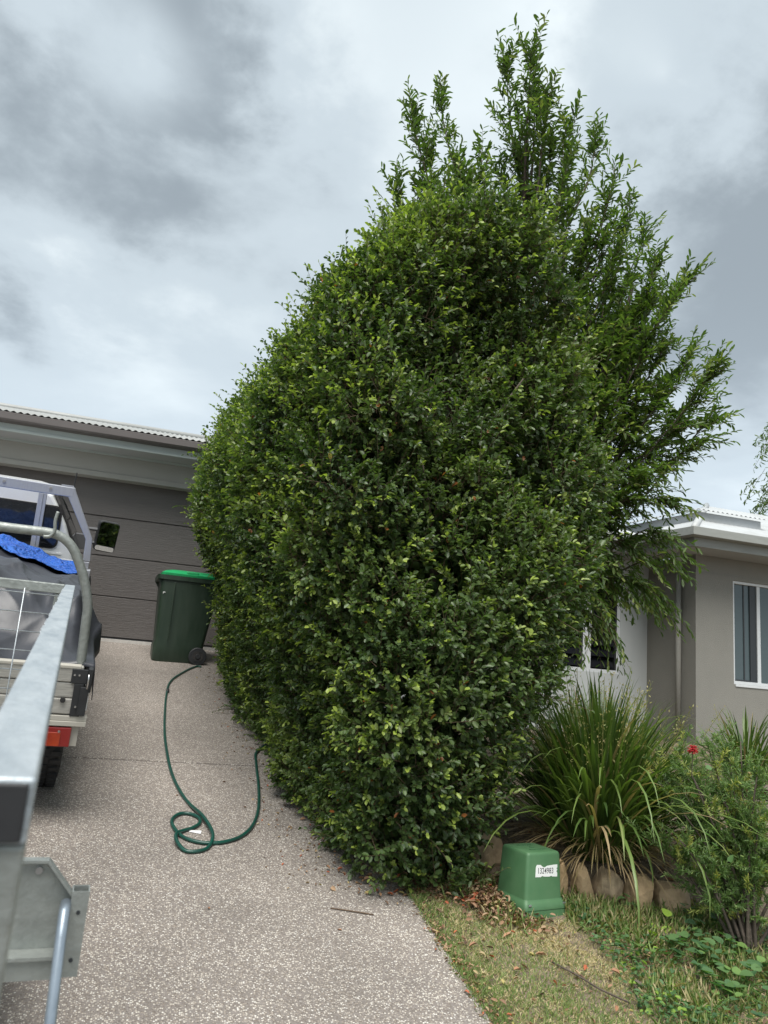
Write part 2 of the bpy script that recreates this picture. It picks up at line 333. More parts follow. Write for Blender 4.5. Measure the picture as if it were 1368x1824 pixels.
def slab(name, x0, x1, y0, y1, lab):
    mb = MB(); e = .006
    za, zb = SL*y0, SL*y1
    mb.add([(x0,y0,za-.1),(x1,y0,za-.1),(x1,y1,zb-.1),(x0,y1,zb-.1),(x0,y0,za),(x1,y0,za),(x1,y1,zb),(x0,y1,zb)],
           [(0,3,2,1),(4,5,6,7),(0,1,5,4),(1,2,6,5),(2,3,7,6),(3,0,4,7)])
    o = mb.build(name, 'aggregate', bevel=.004); return tag(o, lab, kind='structure')
slab('driveway', -5, 1.405, -1.2, 5.644, 'lower slab of the exposed aggregate driveway')
slab('driveway', -5, 1.405, 5.668, 10.10, 'upper slab of the exposed aggregate driveway at the garage')
mb = MB(); mb.box((-5, -1.2, -.5), (1.4, -1.195, -.224)); 
road = MB().box((-60, -9, -.46), (60, -1.3, -.245)).build('road', mat('asphalt', (.05, .05, .052), .9, noise=(60, .6, (.08, .08, .08)))); tag(road, kind='structure')

# ------------------------------------------------------------------ garage and its house
GX0, GX1 = -7.0, 3.2
g = empty('garage_house', (-1, 10, 1.88), label='house end with wide dark brown sectional garage door and brown gutter', cat='house')
gi = g.matrix_world.inverted() if False else None
class Off:      # children are written in world coordinates, moved under a parent at its base
    pass
def adopt(root, *objs):
    for o in objs:
        mwl = Vector(root.location); rot = root.rotation_euler.to_matrix().to_4x4(); T = Matrix.Translation(mwl) @ rot
        o.data.transform(T.inverted()); o.parent = root
    return objs[0] if len(objs) == 1 else objs
zf = 1.883
wl = MB(); wl.prism([(GX0, zf-1.3), (-5.1, zf-1.3), (-5.1, 3.90), (1.15, 3.90), (1.15, zf-1.3), (GX1, zf-1.3), (GX1, 4.17), (GX0, 4.17)], 'y', 10.0, 10.16)
wl.box((GX0, 10.165, zf-1.3), (GX0+.15, 16, 4.17)).box((GX1-.15, 10.165, zf-1.3), (GX1, 16, 4.17)).box((GX0, 16.005, zf-1.3), (GX1, 16.15, 4.17))
adopt(g, wl.build('wall', 'garage_wall'))
adopt(g, MB().box((-5.1, 9.985, 3.86), (1.15, 10.0-.002, 3.925)).box((-5.1, 10.0, 3.862), (1.15, 10.17, 3.898)).build('lintel', 'garage_wall', bevel=.004))
ph = (3.86+.04-zf-.03)/4
for i in range(4):
    z0 = zf+.03+i*ph
    adopt(g, MB().box((-5.05, 10.18, z0+.004), (1.10, 10.22, z0+ph-.004)).build('panel', 'door_brown', bevel=.006, segs=1))
adopt(g, MB().box((-5.1, 10.205, zf), (1.15, 10.26, 3.9)).build('door_track', 'frame_dark'))
adopt(g, MB().box((-5.05, 10.165, zf-.005), (1.10, 10.20, zf+.026)).build('bottom_seal', 'black_plastic'))
adopt(g, MB().box((-5.1, 10.04, zf-.3), (1.15, 10.16, zf+.012)).build('threshold', 'concrete', bevel=.003))
adopt(g, MB().box((GX0-.1, 9.64, 4.173), (GX1+.1, 9.998, 4.185)).build('soffit', 'soffit'))
adopt(g, MB().box((GX0-.1, 9.985-.012, 4.15), (GX1+.1, 9.998, 4.1725)).build('soffit_trim', 'fascia_light'))
adopt(g, MB().box((GX0-.12, 9.615, 4.168), (GX1+.12, 9.637, 4.31)).box((GX0-.12, 9.606, 4.168), (GX1+.12, 9.6145, 4.205)).build('fascia', 'fascia_light', bevel=.003))
gut = MB().prism([(9.612, 4.262), (9.52, 4.272), (9.500, 4.29), (9.500, 4.365), (9.512, 4.372), (9.517, 4.36), (9.517, 4.298), (9.53, 4.286), (9.612, 4.286)], 'x', GX0-.14, GX1+.14)
adopt(g, gut.build('gutter', 'gutter_brown'))
def corr_sheet(x_of, n, p0, p1, amp, name, m, up=Vector((0,0,1)), sub=6):
    """corrugated sheet; x_of(i) gives start and end point of strip line i"""
    vs = []; fs = []
    for i in range(n+1):
        a, b_ = x_of(i); o = up*(amp*math.sin(2*math.pi*i/sub))
        vs += [a+o, b_+o, a+o-up*.004]
    for i in range(n):
        fs += [(3*i, 3*i+3, 3*i+4, 3*i+1), (3*i+2, 3*i+5, 3*i+3, 3*i)]
    mb = MB(); mb.add(vs, fs); return mb.build(name, m, smooth=True)
nn = int((GX1-GX0+.4)/.0127)
def gline(i):
    x = GX0-.2+i*.0127; return Vector((x, 9.53, 4.395)), Vector((x, 12.6, 4.395+3.07*.292))
adopt(g, corr_sheet(gline, nn, None, None, .009, 'roof', 'roof_pale'))
adopt(g, MB().add([(GX0-.2,12.6,5.29),(GX1+.2,12.6,5.29),(GX1+.2,16.5,4.2),(GX0-.2,16.5,4.2)], [(0,1,2,3)]).build('roof', 'roof_pale', label='rear slope of the garage roof'))
adopt(g, MB().tube([(GX0-.2,12.6,5.30),(GX1+.2,12.6,5.30)], .05, 10).build('ridge_cap', 'roof_pale', smooth=True))

# ------------------------------------------------------------------ neighbouring house on the right
h = empty('brick_house', (6.48, 8.1, 1.2), label='grey rendered house with white hip roof, downpipe and sliding window', cat='house')
h.name = 'rendered_house'
WX, WY = 6.48, 8.10; ZB, ZS = 0.9, 3.554
wx0, wx1, wz0, wz1 = 7.045, 8.35, 1.985, 3.285
w_ = MB(); w_.prism([(WX,ZB),(wx0,ZB),(wx0,wz0),(wx1,wz0),(wx1,ZB),(14,ZB),(14,ZS-.225),(WX,ZS-.225)], 'y', WY, WY+.2)
w_ = MB().box((WX,WY,ZB),(wx0,WY+.2,ZS-.22)).box((wx1,WY,ZB),(14,WY+.2,ZS-.22)).box((wx0+.0005,WY+.0005,ZB),(wx1-.0005,WY+.2,wz0)).box((wx0+.0005,WY+.0005,wz1),(wx1-.0005,WY+.2,ZS-.22))
w_.box((WX+.0005, WY+.2005, ZB), (WX+.2, 9.08, ZS-.2205))
adopt(h, w_.build('wall', 'render'))
adopt(h, MB().box((WX+.012,WY+.012,ZS-.2195),(14,WY+.2,ZS)).box((WX+.012,WY+.2005,ZS-.2195),(WX+.2,9.08,ZS)).build('wall_band', 'render'))
lx0, lx1, lm0, lm1 = 4.55, 6.06, 5.50, 5.62
bw = MB().box((2.2,9.081,ZB),(lx0,9.25,ZS)).box((lx1,9.081,ZB),(WX+.3,9.25,ZS)).box((lx0+.001,9.0815,ZB),(lx1-.001,9.25,2.0)).box((lx0+.001,9.0815,3.26),(lx1-.001,9.25,ZS))
adopt(h, bw.build('wall', 'render_light', label='pale grey rendered wall set back behind the corner'))
adopt(h, MB().box((2.2,9.255,ZB),(2.4,16,ZS)).box((13.8,8.305,ZB),(14,16,ZS)).box((2.2,16.005,ZB),(14,16.2,ZS)).build('wall', 'render', label='outer walls at the sides and back of the house'))
# sliding window
fr = MB().box((wx0,WY+.02,wz0),(wx0+.035,WY+.1,wz1)).box((wx1-.035,WY+.02,wz0),(wx1,WY+.1,wz1)).box((wx0+.0351,WY+.021,wz1-.035),(wx1-.0351,WY+.1,wz1)).box((wx0+.0351,WY+.021,wz0),(wx1-.0351,WY+.1,wz0+.04))
win = adopt(h, fr.build('window', 'frame_white', bevel=.003, label='sliding window with pale frame'))
def sub(parent, o):   # give a sub-part the same local frame as its part
    adopt(h, o); o.parent = parent; return o
sub(win, MB().box((wx0+.02,WY-.012,wz0-.03),(wx1+.01,WY+.02,wz0-.001)).build('sill', 'frame_white', bevel=.003))
sub(win, MB().box((7.44,WY+.03,wz0+.04),(7.49,WY+.09,wz1-.036)).build('mullion', 'frame_white', bevel=.003))
sub(win, MB().box((wx0+.036,WY+.06,wz0+.041),(7.4395,WY+.066,wz1-.0365)).build('pane', 'glass'))
sub(win, MB().box((7.4905,WY+.05,wz0+.041),(wx1-.036,WY+.056,wz1-.0365)).build('pane', 'glass'))
sub(win, MB().box((7.34,WY+.045,wz0+.042),(7.439,WY+.0595,wz1-.037)).box((wx0+.036,WY+.045,wz0+.042),(7.339,WY+.0595,wz0+.062)).build('sash', 'frame_dark'))
sub(win, MB().box((7.245,WY+.052,wz0+.063),(7.262,WY+.059,wz1-.04)).build('rod', 'frame_dark'))
# louvre window
lw = MB().box((lx0,9.085,2.0),(lx0+.04,9.16,3.26)).box((lx1-.05,9.085,2.0),(lx1,9.16,3.26)).box((lm0,9.085,2.0),(lm1,9.16,3.26)).box((lx0+.041,9.086,3.21),(lm0-.001,9.16,3.26)).box((lm1+.001,9.086,3.21),(lx1-.051,9.16,3.26)).box((lx0+.041,9.086,2.0),(lm0-.001,9.16,2.045)).box((lm1+.001,9.086,2.0),(lx1-.051,9.16,2.045))
lw = adopt(h, lw.build('window', 'frame_white', bevel=.003, label='louvre window with pale frame and dark glass blades'))
for (a, b_) in ((lx0+.042, lm0-.002), (lm1+.002, lx1-.052)):
    for k in range(8):
        z = 2.07+k*.143
        sub(lw, MB().add([(a,9.10,z),(b_,9.10,z),(b_,9.165,z+.125),(a,9.165,z+.125),(a,9.107,z-.003),(b_,9.107,z-.003),(b_,9.172,z+.122),(a,9.172,z+.122)],
            [(0,1,2,3),(7,6,5,4),(0,4,5,1),(2,6,7,3),(0,3,7,4),(1,5,6,2)]).build('blade', 'louvre_glass'))
    sub(lw, MB().box((b_-.025,9.09,2.05),(b_+.001,9.17,3.2)).build('blade_holder', 'black_plastic'))
adopt(h, MB().box((2.4,9.6,1.0),(13.8,9.62,3.5)).box((wx0-.2,WY+.21,1.5),(wx1+.4,WY+.22,3.5)).build('room', 'room_dark'))
# eaves: corner E, front along +X, left side bending slightly outwards
E0 = Vector((6.103, 7.650)); fr_d = Vector((1, 0)); lf_d = Vector((-.13, .9915))
def eave(name, m, off0, off1, z0, z1, lenL=1.6, bev=.004):
    """ring strip following the two eaves between offsets (inwards) off0..off1"""
    def corner(o):   # offset both lines inwards by o and intersect
        a = Vector((0, E0.y+o)); n_ = Vector((lf_d.y, -lf_d.x)); p = E0 + n_*o
        t_ = (a.y-p.y)/lf_d.y; return Vector((p.x+lf_d.x*t_, a.y))
    c0, c1 = corner(off0), corner(off1); nL = Vector((lf_d.y, -lf_d.x))
    L0 = c0 + lf_d*lenL; L1 = c1 + lf_d*lenL
    ring = [Vector((15, c0.y)), c0, L0, L1, c1, Vector((15, c1.y))]
    vs = [(p.x, p.y, z0) for p in ring] + [(p.x, p.y, z1) for p in ring]
    fs = [(0,1,4,5),(1,2,3,4),(11,10,7,6),(10,9,8,7),(0,6,7,1),(1,7,8,2),(2,8,9,3),(3,9,10,4),(4,10,11,5),(5,11,6,0)]
    mb = MB(); mb.add(vs, fs); return adopt(h, mb.build(name, m, bevel=bev))
eave('soffit', 'soffit', .021, .50, 3.556, 3.566, bev=0)
eave('fascia', 'gutter_cream', 0, .02, 3.552, 3.70)
eave('gutter', 'gutter_cream', -.11, -.002, 3.662, 3.69)
eave('gutter', 'gutter_cream', -.125, -.1105, 3.664, 3.765)
# low pitch roof with hip
tp = .40; nL = Vector((lf_d.y, -lf_d.x))
hipd = None
# hip direction: equal height on both planes -> distance to both eaves equal
A_ = np.array([[0, 1], [nL.x, nL.y]]); hd = np.linalg.solve(A_, [1, 1]); hipv = Vector((hd[0], hd[1], tp))      # per unit of distance from the eaves
Ec = Vector((E0.x, E0.y, 3.765)) + hipv*(-.10); Ec.z = 3.765-.04
RUN = 3.2
def front(i):
    x = Ec.x+i*.0127; a = Vector((x, Ec.y, Ec.z)); t_ = min((x-Ec.x)/hipv.x, RUN); return a, Vector((x, Ec.y+t_, Ec.z+t_*tp))
adopt(h, corr_sheet(front, 640, 0, 0, .008, 'roof', 'roof_white'))
def leftp(i):
    s_ = i*.0127; a = Ec + Vector((lf_d.x, lf_d.y, 0))*s_; hl = hipv.xy.dot(lf_d)
    t_ = min(max(s_/hl, 0), RUN) if hl > 0 else RUN; b_ = a + Vector((nL.x, nL.y, tp))*t_; return a, b_
adopt(h, corr_sheet(leftp, 130, 0, 0, .008, 'roof', 'roof_white', sub=6))
adopt(h, MB().tube([Ec+hipv*.02+Vector((0,0,.015)), Ec+hipv*RUN+Vector((0,0,.015))], .045, 10).build('hip_cap', 'roof_white', smooth=True))
adopt(h, MB().add([Ec+Vector((0,0,-.02))+hipv*.2, Vector((15, Ec.y+.2, Ec.z+.06)), Vector((15, Ec.y+RUN, Ec.z+RUN*tp-.03)), Ec+hipv*RUN-Vector((0,0,.03))], [(0,1,2,3)]).build('sarking', 'room_dark'))
# raised vent tier on the roof
tz = Ec + hipv*1.0
for (dx, dn, ln) in ((Vector((1,0,0)), Vector((0,1,0)), 1.02), (Vector((lf_d.x, lf_d.y, 0)), Vector((nL.x, nL.y, 0)), 1.45)):
    p = tz - Vector((0,0,.03)); q = p+dx*ln
    adopt(h, MB().add([p, q, q+Vector((0,0,.15)), p+Vector((0,0,.15)), p+dn*.02, q+dn*.02, q+dn*.02+Vector((0,0,.15)), p+dn*.02+Vector((0,0,.15))],
        [(0,1,2,3),(7,6,5,4),(0,4,5,1),(3,2,6,7),(1,5,6,2),(0,3,7,4)]).build('vent_wall', 'roof_white'))
    def tl(i, p=p, dx=dx, dn=dn, ln=ln):
        a = p - dn*.08 + dx*(-.08+i*.0127) + Vector((0,0,.165)); t_ = min(i*.0127/ (1.0 if dx.x > .5 else .9)+.0, .9); return a, a+dn*t_+Vector((0,0,tp*.8*t_))
    adopt(h, corr_sheet(tl, int((ln+.16)/.0127), 0, 0, .010, 'vent_roof', 'roof_white'))
adopt(h, MB().tube([(6.425,8.36,1.0),(6.425,8.36,3.42)], .033, 14).build('downpipe', 'render', smooth=True))
adopt(h, MB().tube([(6.425,8.36,3.36),(6.425,8.36,3.47),(6.35,8.25,3.54),(6.27,8.1,3.575),(6.2,7.95,3.6)], [.043,.043,.04,.036,.036], 14).build('downpipe_elbow', 'fascia_light', smooth=True))
# set-back eave over the louvre wall
adopt(h, MB().box((2.0,8.62,3.556),(5.9,9.08,3.566)).build('soffit', 'soffit', label='soffit over the set-back wall'))
adopt(h, MB().box((1.9,8.58,3.552),(5.95,8.618,3.70)).box((1.9,8.47,3.665),(5.95,8.5785,3.69)).box((1.9,8.455,3.665),(5.95,8.4695,3.76)).build('gutter', 'gutter_cream', label='gutter over the set-back wall'))
def back(i): x = 1.9+i*.0127; return Vector((x, 8.5, 3.77)), Vector((x, 12.5, 3.77+1.4))
adopt(h, corr_sheet(back, 330, 0, 0, .008, 'roof', 'roof_white'))

# ------------------------------------------------------------------ ute
UO = frame_mw((-.291, 4.541, .849), R(-6.3), .235)
u = empty('ute', mw=UO, label='white single cab ute with alloy tray parked up the driveway', cat='ute')
XL = -1.78          # left edge of the tray
# tray floor and chassis
MB().box((XL+.02,.03,.52),(.0,2.55,.56)).build('tray_floor', 'alloy_board', u)
MB().box((-1.25,.1,.40),(-1.17,5.2,.50)).box((-.62,.1,.40),(-.54,5.2,.50)).box((-1.25,.12,.41),(-.54,.2,.49)).build('chassis', 'black_plastic', u)
tb = empty('tailboard'); tb.parent = u
for z0, z1, y0 in ((.5795,.661,-.004),(.664,.744,0),(.747,.832,-.004)):
    MB().box((XL+.03,y0,z0),(-.018,.030,z1)).build('plank', 'alloy_board', tb, bevel=.006)
MB().box((XL+.03,-.008,.818),(-.03,.034,.836)).build('top_lip', 'cream_paint', tb, bevel=.004)
for x in (-.095,): MB().cyl((x,-.012,.655),.013,.012,'y',16).build('buffer', 'rubber', tb)
MB().box((-.495,-.008,.578),(-.425,-.005,.645)).build('hinge', 'black_plastic', tb)
br = MB().box((-.072,-.014,.745),(.006,-.006,.820)).box((-.052,-.013,.572),(-.004,-.0065,.7449)).box((-.020,-.022,.580),(.022,-.0145,.73))
br = br.build('latch', 'black_plastic', u, bevel=.006)
for bx, bz in ((-.058,.790),(-.035,.790),(-.030,.625)): MB().cyl((bx,-.016,bz),.005,.008,'y',10).build('bolt', 'steel', br)
MB().tube([(.010,-.03,.80),(.012,-.034,.77),(.010,-.03,.725)], .005, 8).build('latch_pin', 'steel', br, smooth=True)
MB().box((.007,-.012,.70),(.032,.06,.825)).build('latch_plate', 'black_plastic', u, bevel=.005)
MB().box((XL,-.012,.519),(.036,.03,.545)).box((XL,-.008,.5455),(.036,.03,.573)).build('rear_rail', 'cream_paint', u, bevel=.003)
for sx in (0, 1):
    x0 = .004 if sx == 0 else XL
    for z0, z1 in ((.58,.66),(.664,.744),(.748,.835)):
        MB().box((x0,.065,z0),(x0+.028,2.54,z1)).build('side_board', 'white_paint' if sx == 0 else 'alloy_board', u, bevel=.006)
# tail lamps and plates
for mx_ in (0, 1):
    xa, xb = (-.335, -.028) if mx_ == 0 else (XL+.05, XL+.357)
    MB().box((xa-.005,.016,.408),(xb+.034,.021,.517)).build('lamp_plate', 'cream_paint', u)
    tl_ = MB().box((xa,-.010,.409),(xb,.0155,.512)).build('tail_lamp', 'tail_red', u, bevel=.006)
    MB().box((xa+.18,-.014,.414),(xb-.05,-.0095,.486)).build('indicator_lens', 'tail_amber', tl_, bevel=.005)
    MB().cyl((xb-.06,-.013,.492),.006,.006,'y',10).build('screw', 'steel', tl_)
# rear ladder hoop
def smooth_path(pts, n=6):
    P = [Vector(p) for p in pts]; out_ = []
    for i in range(len(P)-1):
        p0, p1, p2, p3 = P[max(i-1,0)], P[i], P[i+1], P[min(i+2,len(P)-1)]
        for k in range(n):
            t_ = k/n; out_.append(.5*((2*p1)+(-p0+p2)*t_+(2*p0-5*p1+4*p2-p3)*t_*t_+(-p0+3*p1-3*p2+p3)*t_**3))
    return out_+[P[-1]]
hp = [(-.036,.82),(-.040,.948),(-.045,1.052),(-.051,1.145),(-.088,1.271),(-.126,1.355),(-.158,1.415),(-.198,1.458),(-.245,1.484),(-.31,1.493),(-.52,1.490)]
hp = [(-.034,.6)]+hp; full = [(x,.062,z) for x, z in hp] + [(XL-x+.0,.062,z) for x, z in hp[::-1]]
hoop = MB().tube(smooth_path(full, 4), .0245, 14).build('ladder_hoop', 'galv_dull', u, smooth=True)
MB().tube(smooth_path([(-.315,.036,1.472),(-.285,.03,1.478),(-.268,.028,1.51),(-.272,.028,1.56),(-.266,.03,1.608)], 4), .009, 8).build('hook', 'galv_dull', hoop, smooth=True)
# headboard
HY = 2.6
MB().box((XL+.2,HY,1.553),(-.204,HY+.045,1.635)).build('headboard_bar', 'alloy', u, bevel=.006)
for x in (-.385,-.73): MB().cyl((x,HY-.004,1.60),.012,.01,'y',12).build('bolt', 'steel', u)
MB().box((-.31,HY+.004,1.6355),(-.215,HY+.04,1.647)).build('rack_pad', 'alloy', u)
for s_ in (1, -1):
    f_ = (lambda x: x) if s_ == 1 else (lambda x: XL-x)
    MB().prism([(f_(-.245),1.552),(f_(-.203),1.6345),(f_(-.190),1.60),(f_(-.006),1.235),(f_(.006),1.045),(f_(-.052),1.045),(f_(-.058),1.225)], 'y', HY+.001, HY+.05).build('headboard_post', 'alloy', u, bevel=.005)
    MB().box((min(f_(-.467),f_(-.404)),HY+.002,1.03),(max(f_(-.467),f_(-.404)),HY+.05,1.5525)).box((min(f_(-.437),f_(-.43)),HY-.006,1.03),(max(f_(-.437),f_(-.43)),HY+.0015,1.5525)).build('headboard_upright', 'alloy', u, bevel=.003)
MB().box((XL+.03,HY-.004,.985),(.0,HY+.05,1.04)).build('headboard_rail', 'alloy', u, bevel=.004)
for z0 in (.58,.715,.85): MB().box((XL+.03,HY+.004,z0),(-.0,HY+.045,z0+.132)).build('headboard_plank', 'alloy_board', u, bevel=.005)
MB().box((-.022,HY-.05,.88),(.02,HY+.045,.98)).build('corner_block', 'alloy', u, bevel=.005)
MB().tube([(.02,HY-.02,.93),(.03,HY-.03,.88),(.034,HY-.03,.80)], .008, 8).box((.022,HY-.045,.755),(.045,HY-.015,.80)).build('latch', 'black_plastic', u)
MB().tube([(-.205,HY+.06,1.58),(-.213,HY+.06,1.66),(-.209,HY+.06,1.76)], .0045, 6).build('aerial', 'black_plastic', u)
# cab
CY = 2.82
prof = [(-.125,.62),(-.115,.98),(-.135,1.08),(-.225,1.30),(-.315,1.46),(-.362,1.53),(-.42,1.565),(-.52,1.583)]
prof = prof + [(XL-x, z) for x, z in prof[::-1]]
cab = MB(); n = len(prof); ysl = [(CY,1),(CY+.06,1),(4.05,1),(4.25,.985)]
rings = []
for y, k in ysl:
    rings.append([(-.89+(x+.89)*k*(.985 if y == CY else 1), y+(.12 if z < 1.1 and y > 4.2 else 0)+(max(0,1.6-z)*.55 if y > 4.2 else 0), z) for x, z in prof])
vs = [p for r_ in rings for p in r_]; fs = [tuple(range(n))[::-1], tuple(range(3*n, 4*n))]
for j in range(3): fs += [(j*n+i, j*n+i+1, (j+1)*n+i+1, (j+1)*n+i) for i in range(n-1)] + [(j*n+n-1, j*n, (j+1)*n, (j+1)*n+n-1)]
cab.add(vs, fs); cab = cab.build('cab', 'white_paint', u, bevel=.02)
def rrect(x0, x1, z0, z1, r, sl=0):
    pts = []
    for cx, cz, a0 in ((x1-r, z1-r, 0), (x0+r, z1-r, 90), (x0+r, z0+r, 180), (x1-r, z0+r, 270)):
        pts += [(cx+r*math.cos(R(a0+a)) - sl*((cz-z0)/(z1-z0)), cz+r*math.sin(R(a0+a))) for a in (0, 22, 45, 67, 90)]
    return pts
MB().prism(rrect(-1.505,-.268,1.088,1.452,.055,0), 'y', CY-.012, CY-.002).build('rear_window_seal', 'rubber', cab)
rw_poly = rrect(-1.49,-.283,1.10,1.44,.05)
MB().prism(rw_poly, 'y', CY-.016, CY-.0125).build('rear_window', 'car_glass', cab)
MB().prism(rrect(-1.55,-.225,1.045,1.06,.006), 'y', CY-.006, CY+.01).build('pressing', 'white_paint', cab)
for s_ in (1, -1):
    f_ = (lambda x: x) if s_ == 1 else (lambda x: XL-x)
    o = MB().add([(f_(-.108),CY+.12,1.10),(f_(-.108),4.16,1.10),(f_(-.262),4.02,1.40),(f_(-.335),3.9,1.515),(f_(-.335),CY+.10,1.515),(f_(-.255),CY+.10,1.37)], [(0,1,2,3,4,5)])
    o = o.build('side_window', 'car_glass', cab); sm = o.modifiers.new('t','SOLIDIFY'); sm.thickness = .012; sm.offset = 0
    MB().tube([(f_(-.10),CY+.09,1.05),(f_(-.20),CY+.085,1.27),(f_(-.30),CY+.08,1.46),(f_(-.345),CY+.12,1.535),(f_(-.345),3.9,1.54)], .012, 8).build('door_seal', 'rubber', cab)
MB().box((-1.62,CY+.05,.35),(-.16,5.3,.95)).build('body', 'white_paint', u, bevel=.03)
MB().prism([(4.2,.95),(5.5,.88),(5.6,.6),(5.6,.35),(4.2,.35)], 'x', -1.60, -.18).build('bonnet', 'white_paint', u, bevel=.03)
MB().box((-1.66,5.6,.3),(-.12,5.72,.45)).build('bumper', 'alloy', u, bevel=.02)
# mirrors
M['arm_grey'] = mat('arm_grey', (.10, .10, .105), .4)
for s_ in (1, -1):
    f_ = (lambda x: x) if s_ == 1 else (lambda x: XL-x)
    cx = f_(.150)
    arm = MB().box((min(f_(-.125),f_(-.02)),3.66,1.02),(max(f_(-.125),f_(-.02)),3.78,1.16)).tube([(f_(-.06),3.72,1.22),(f_(.10),3.70,1.225)], .017, 8).tube([(f_(-.06),3.72,1.085),(f_(.10),3.70,1.095)], .017, 8)
    arm = arm.build('mirror_arm', 'arm_grey', u, bevel=0)
    T = Matrix.Translation((cx,3.70,1.168)) @ Matrix.Rotation(R(4*s_),4,'Y') @ Matrix.Rotation(R(9*s_),4,'Z')
    hs_ = MB().prism(rrect(-.098,.098,-.148,.148,.035), 'y', -.03, .05).build('mirror', 'black_plastic', u, bevel=.012)
    hs_.data.transform(T)
    gl = MB().prism(rrect(-.088,.088,-.088,.138,.026), 'y', -.0345, -.031).build('mirror_glass', 'mirror', hs_)
    gl.data.transform(T)
    gl = MB().prism(rrect(-.086,.086,-.137,-.092,.018), 'y', -.0345, -.031).build('mirror_glass', 'mirror', hs_, label='small convex lower mirror glass')
    gl.data.transform(T @ Matrix.Translation((0,-.014,0)) @ Matrix.Rotation(R(-9*s_),4,'Z'))
# wheels
def wheel(x, y, z, r=.375, w=.235):
    t_ = MB(); seg = 48
    rows = [(-w/2,.62),(-w/2,.86),(-w/2+.018,.95),(-w/2+.045,.99),(-.03,1),(.03,1),(w/2-.045,.99),(w/2-.018,.95),(w/2,.86),(w/2,.62)]
    vs = [(x+dx, y+math.cos(2*math.pi*k/seg)*r*rr_*(1 if j % 9 else 1), z+math.sin(2*math.pi*k/seg)*r*rr_) for j, (dx, rr_) in enumerate(rows) for k in range(seg)]
    fs = [(j*seg+k, j*seg+(k+1)%seg, (j+1)*seg+(k+1)%seg, (j+1)*seg+k) for j in range(len(rows)-1) for k in range(seg)]
    t_.add(vs, fs)
    for k in range(44):   # tread lugs
        a = 2*math.pi*k/44; c, s2 = math.cos(a), math.sin(a)
        for q, (xa, xb) in enumerate(((-w/2+.01,-w/2+.06),(-.045,-.004),(.006,.045),(w/2-.06,w/2-.01))):
            a2 = a+(.05 if q % 2 else 0); c, s2 = math.cos(a2), math.sin(a2)
            p = Vector((x+xa, y+c*r*1.0, z+s2*r*1.0)); q_ = Vector((x+xb, y+c*r*1.0, z+s2*r*1.0))
            t_.bar(p, q_, .026, .016, up=(0,c,s2))
    wh = t_.build('wheel', 'rubber', u, smooth=False)
    MB().cyl((x,y,z), r*.60, w*.7, 'x', 32).build('rim', 'steel', wh, bevel=.01)
wheel(-.155,.72,.315); wheel(-1.63,.80,.335); wheel(-.24,4.75,.335); wheel(-1.54,4.75,.335)
MB().tube([(-1.5,.80,.335),(-.25,.80,.335)], .05, 10).build('axle', 'black_plastic', u)

# load under a dark canvas, blue tarp on top: heights above the tray in ute space
def load_h(x, y):
    fx = sstep(.035, -.10, x)*.72 + sstep(-.1, -.6, x)*.28
    fx = fx*sstep(XL-.03, XL+.12, x)
    fy = sstep(.05, .62, y)*(1-.08*sstep(.8, 1.6, y)-.26*sstep(1.5, 2.4, y))
    hgt = .84 + .37*fx*fy
    f = .012*np.sin(9*x+14*y)+.010*np.sin(23*x-9*y+1.3)+.007*np.sin(31*y+8*x) 
    ang_ = np.arctan2(y-.2, x+.25); rr_ = np.hypot(y-.2, x+.25)
    f += .024*(1-np.abs(np.sin(8*ang_+1.2*rr_)))**2*sstep(.1,.5,rr_) + .018*(1-np.abs(np.sin(7*(x*.45-y*.9)+1.1*np.sin(2*x+y))))**3 + .014*(1-np.abs(np.sin(9*(x*.9+y*.35)+1.5*np.sin(2*y))))**3
    return hgt + f*fx
def cloth(name, xa, xb, ya, yb, nx, ny, fn, m, label, cat, th=.004):
    X, Y = np.meshgrid(np.linspace(xa, xb, nx), np.linspace(ya, yb, ny)); P = fn(X, Y)
    idx = np.arange(X.size).reshape(X.shape); fc = np.stack([idx[:-1,:-1], idx[:-1,1:], idx[1:,1:], idx[1:,:-1]], -1).reshape(-1, 4)
    me_v = P.reshape(-1, 3); c = UO @ Vector((-.9, 1.2, .6)); W = np.array(UO)
    root = Vector(c); vw = me_v @ W[:3,:3].T + W[:3,3] - np.array(root)
    o = np_mesh(name, vw, fc, m, smooth=True); o.location = root
    s_ = o.modifiers.new('thickness', 'SOLIDIFY'); s_.thickness = th; s_.offset = -1
    return tag(o, label, cat)
def canvas_fn(X, Y):
    Z = load_h(X, Y)
    # hem hangs over the tray edges
    over = np.clip(X-.035, 0, 1); Z = Z - over*4.2; Xp = np.minimum(X, .038) + over*.28
    ov2 = np.clip(.05-Y, 0, 1); Z = np.where(Y < .05, Z-ov2*1.5, Z)
    Xp = Xp + .045*np.exp(-((Y-.85)/.12)**2)*sstep(-.2, .03, X)
    Z = Z + .05*np.exp(-((Y-.85)/.14)**2)*sstep(-.12, .03, X)
    return np.stack([Xp, Y, Z], -1)
cloth('canvas_cover', XL-.02, .075, .035, 2.5, 190, 240, canvas_fn, 'canvas', 'dark grey canvas cover draped over the load on the ute tray', 'canvas')
rg = np.random.default_rng(3); wv = [(rg.uniform(14, 110), rg.uniform(0, 6.28), rg.uniform(0, 6.28)) for _ in range(34)]
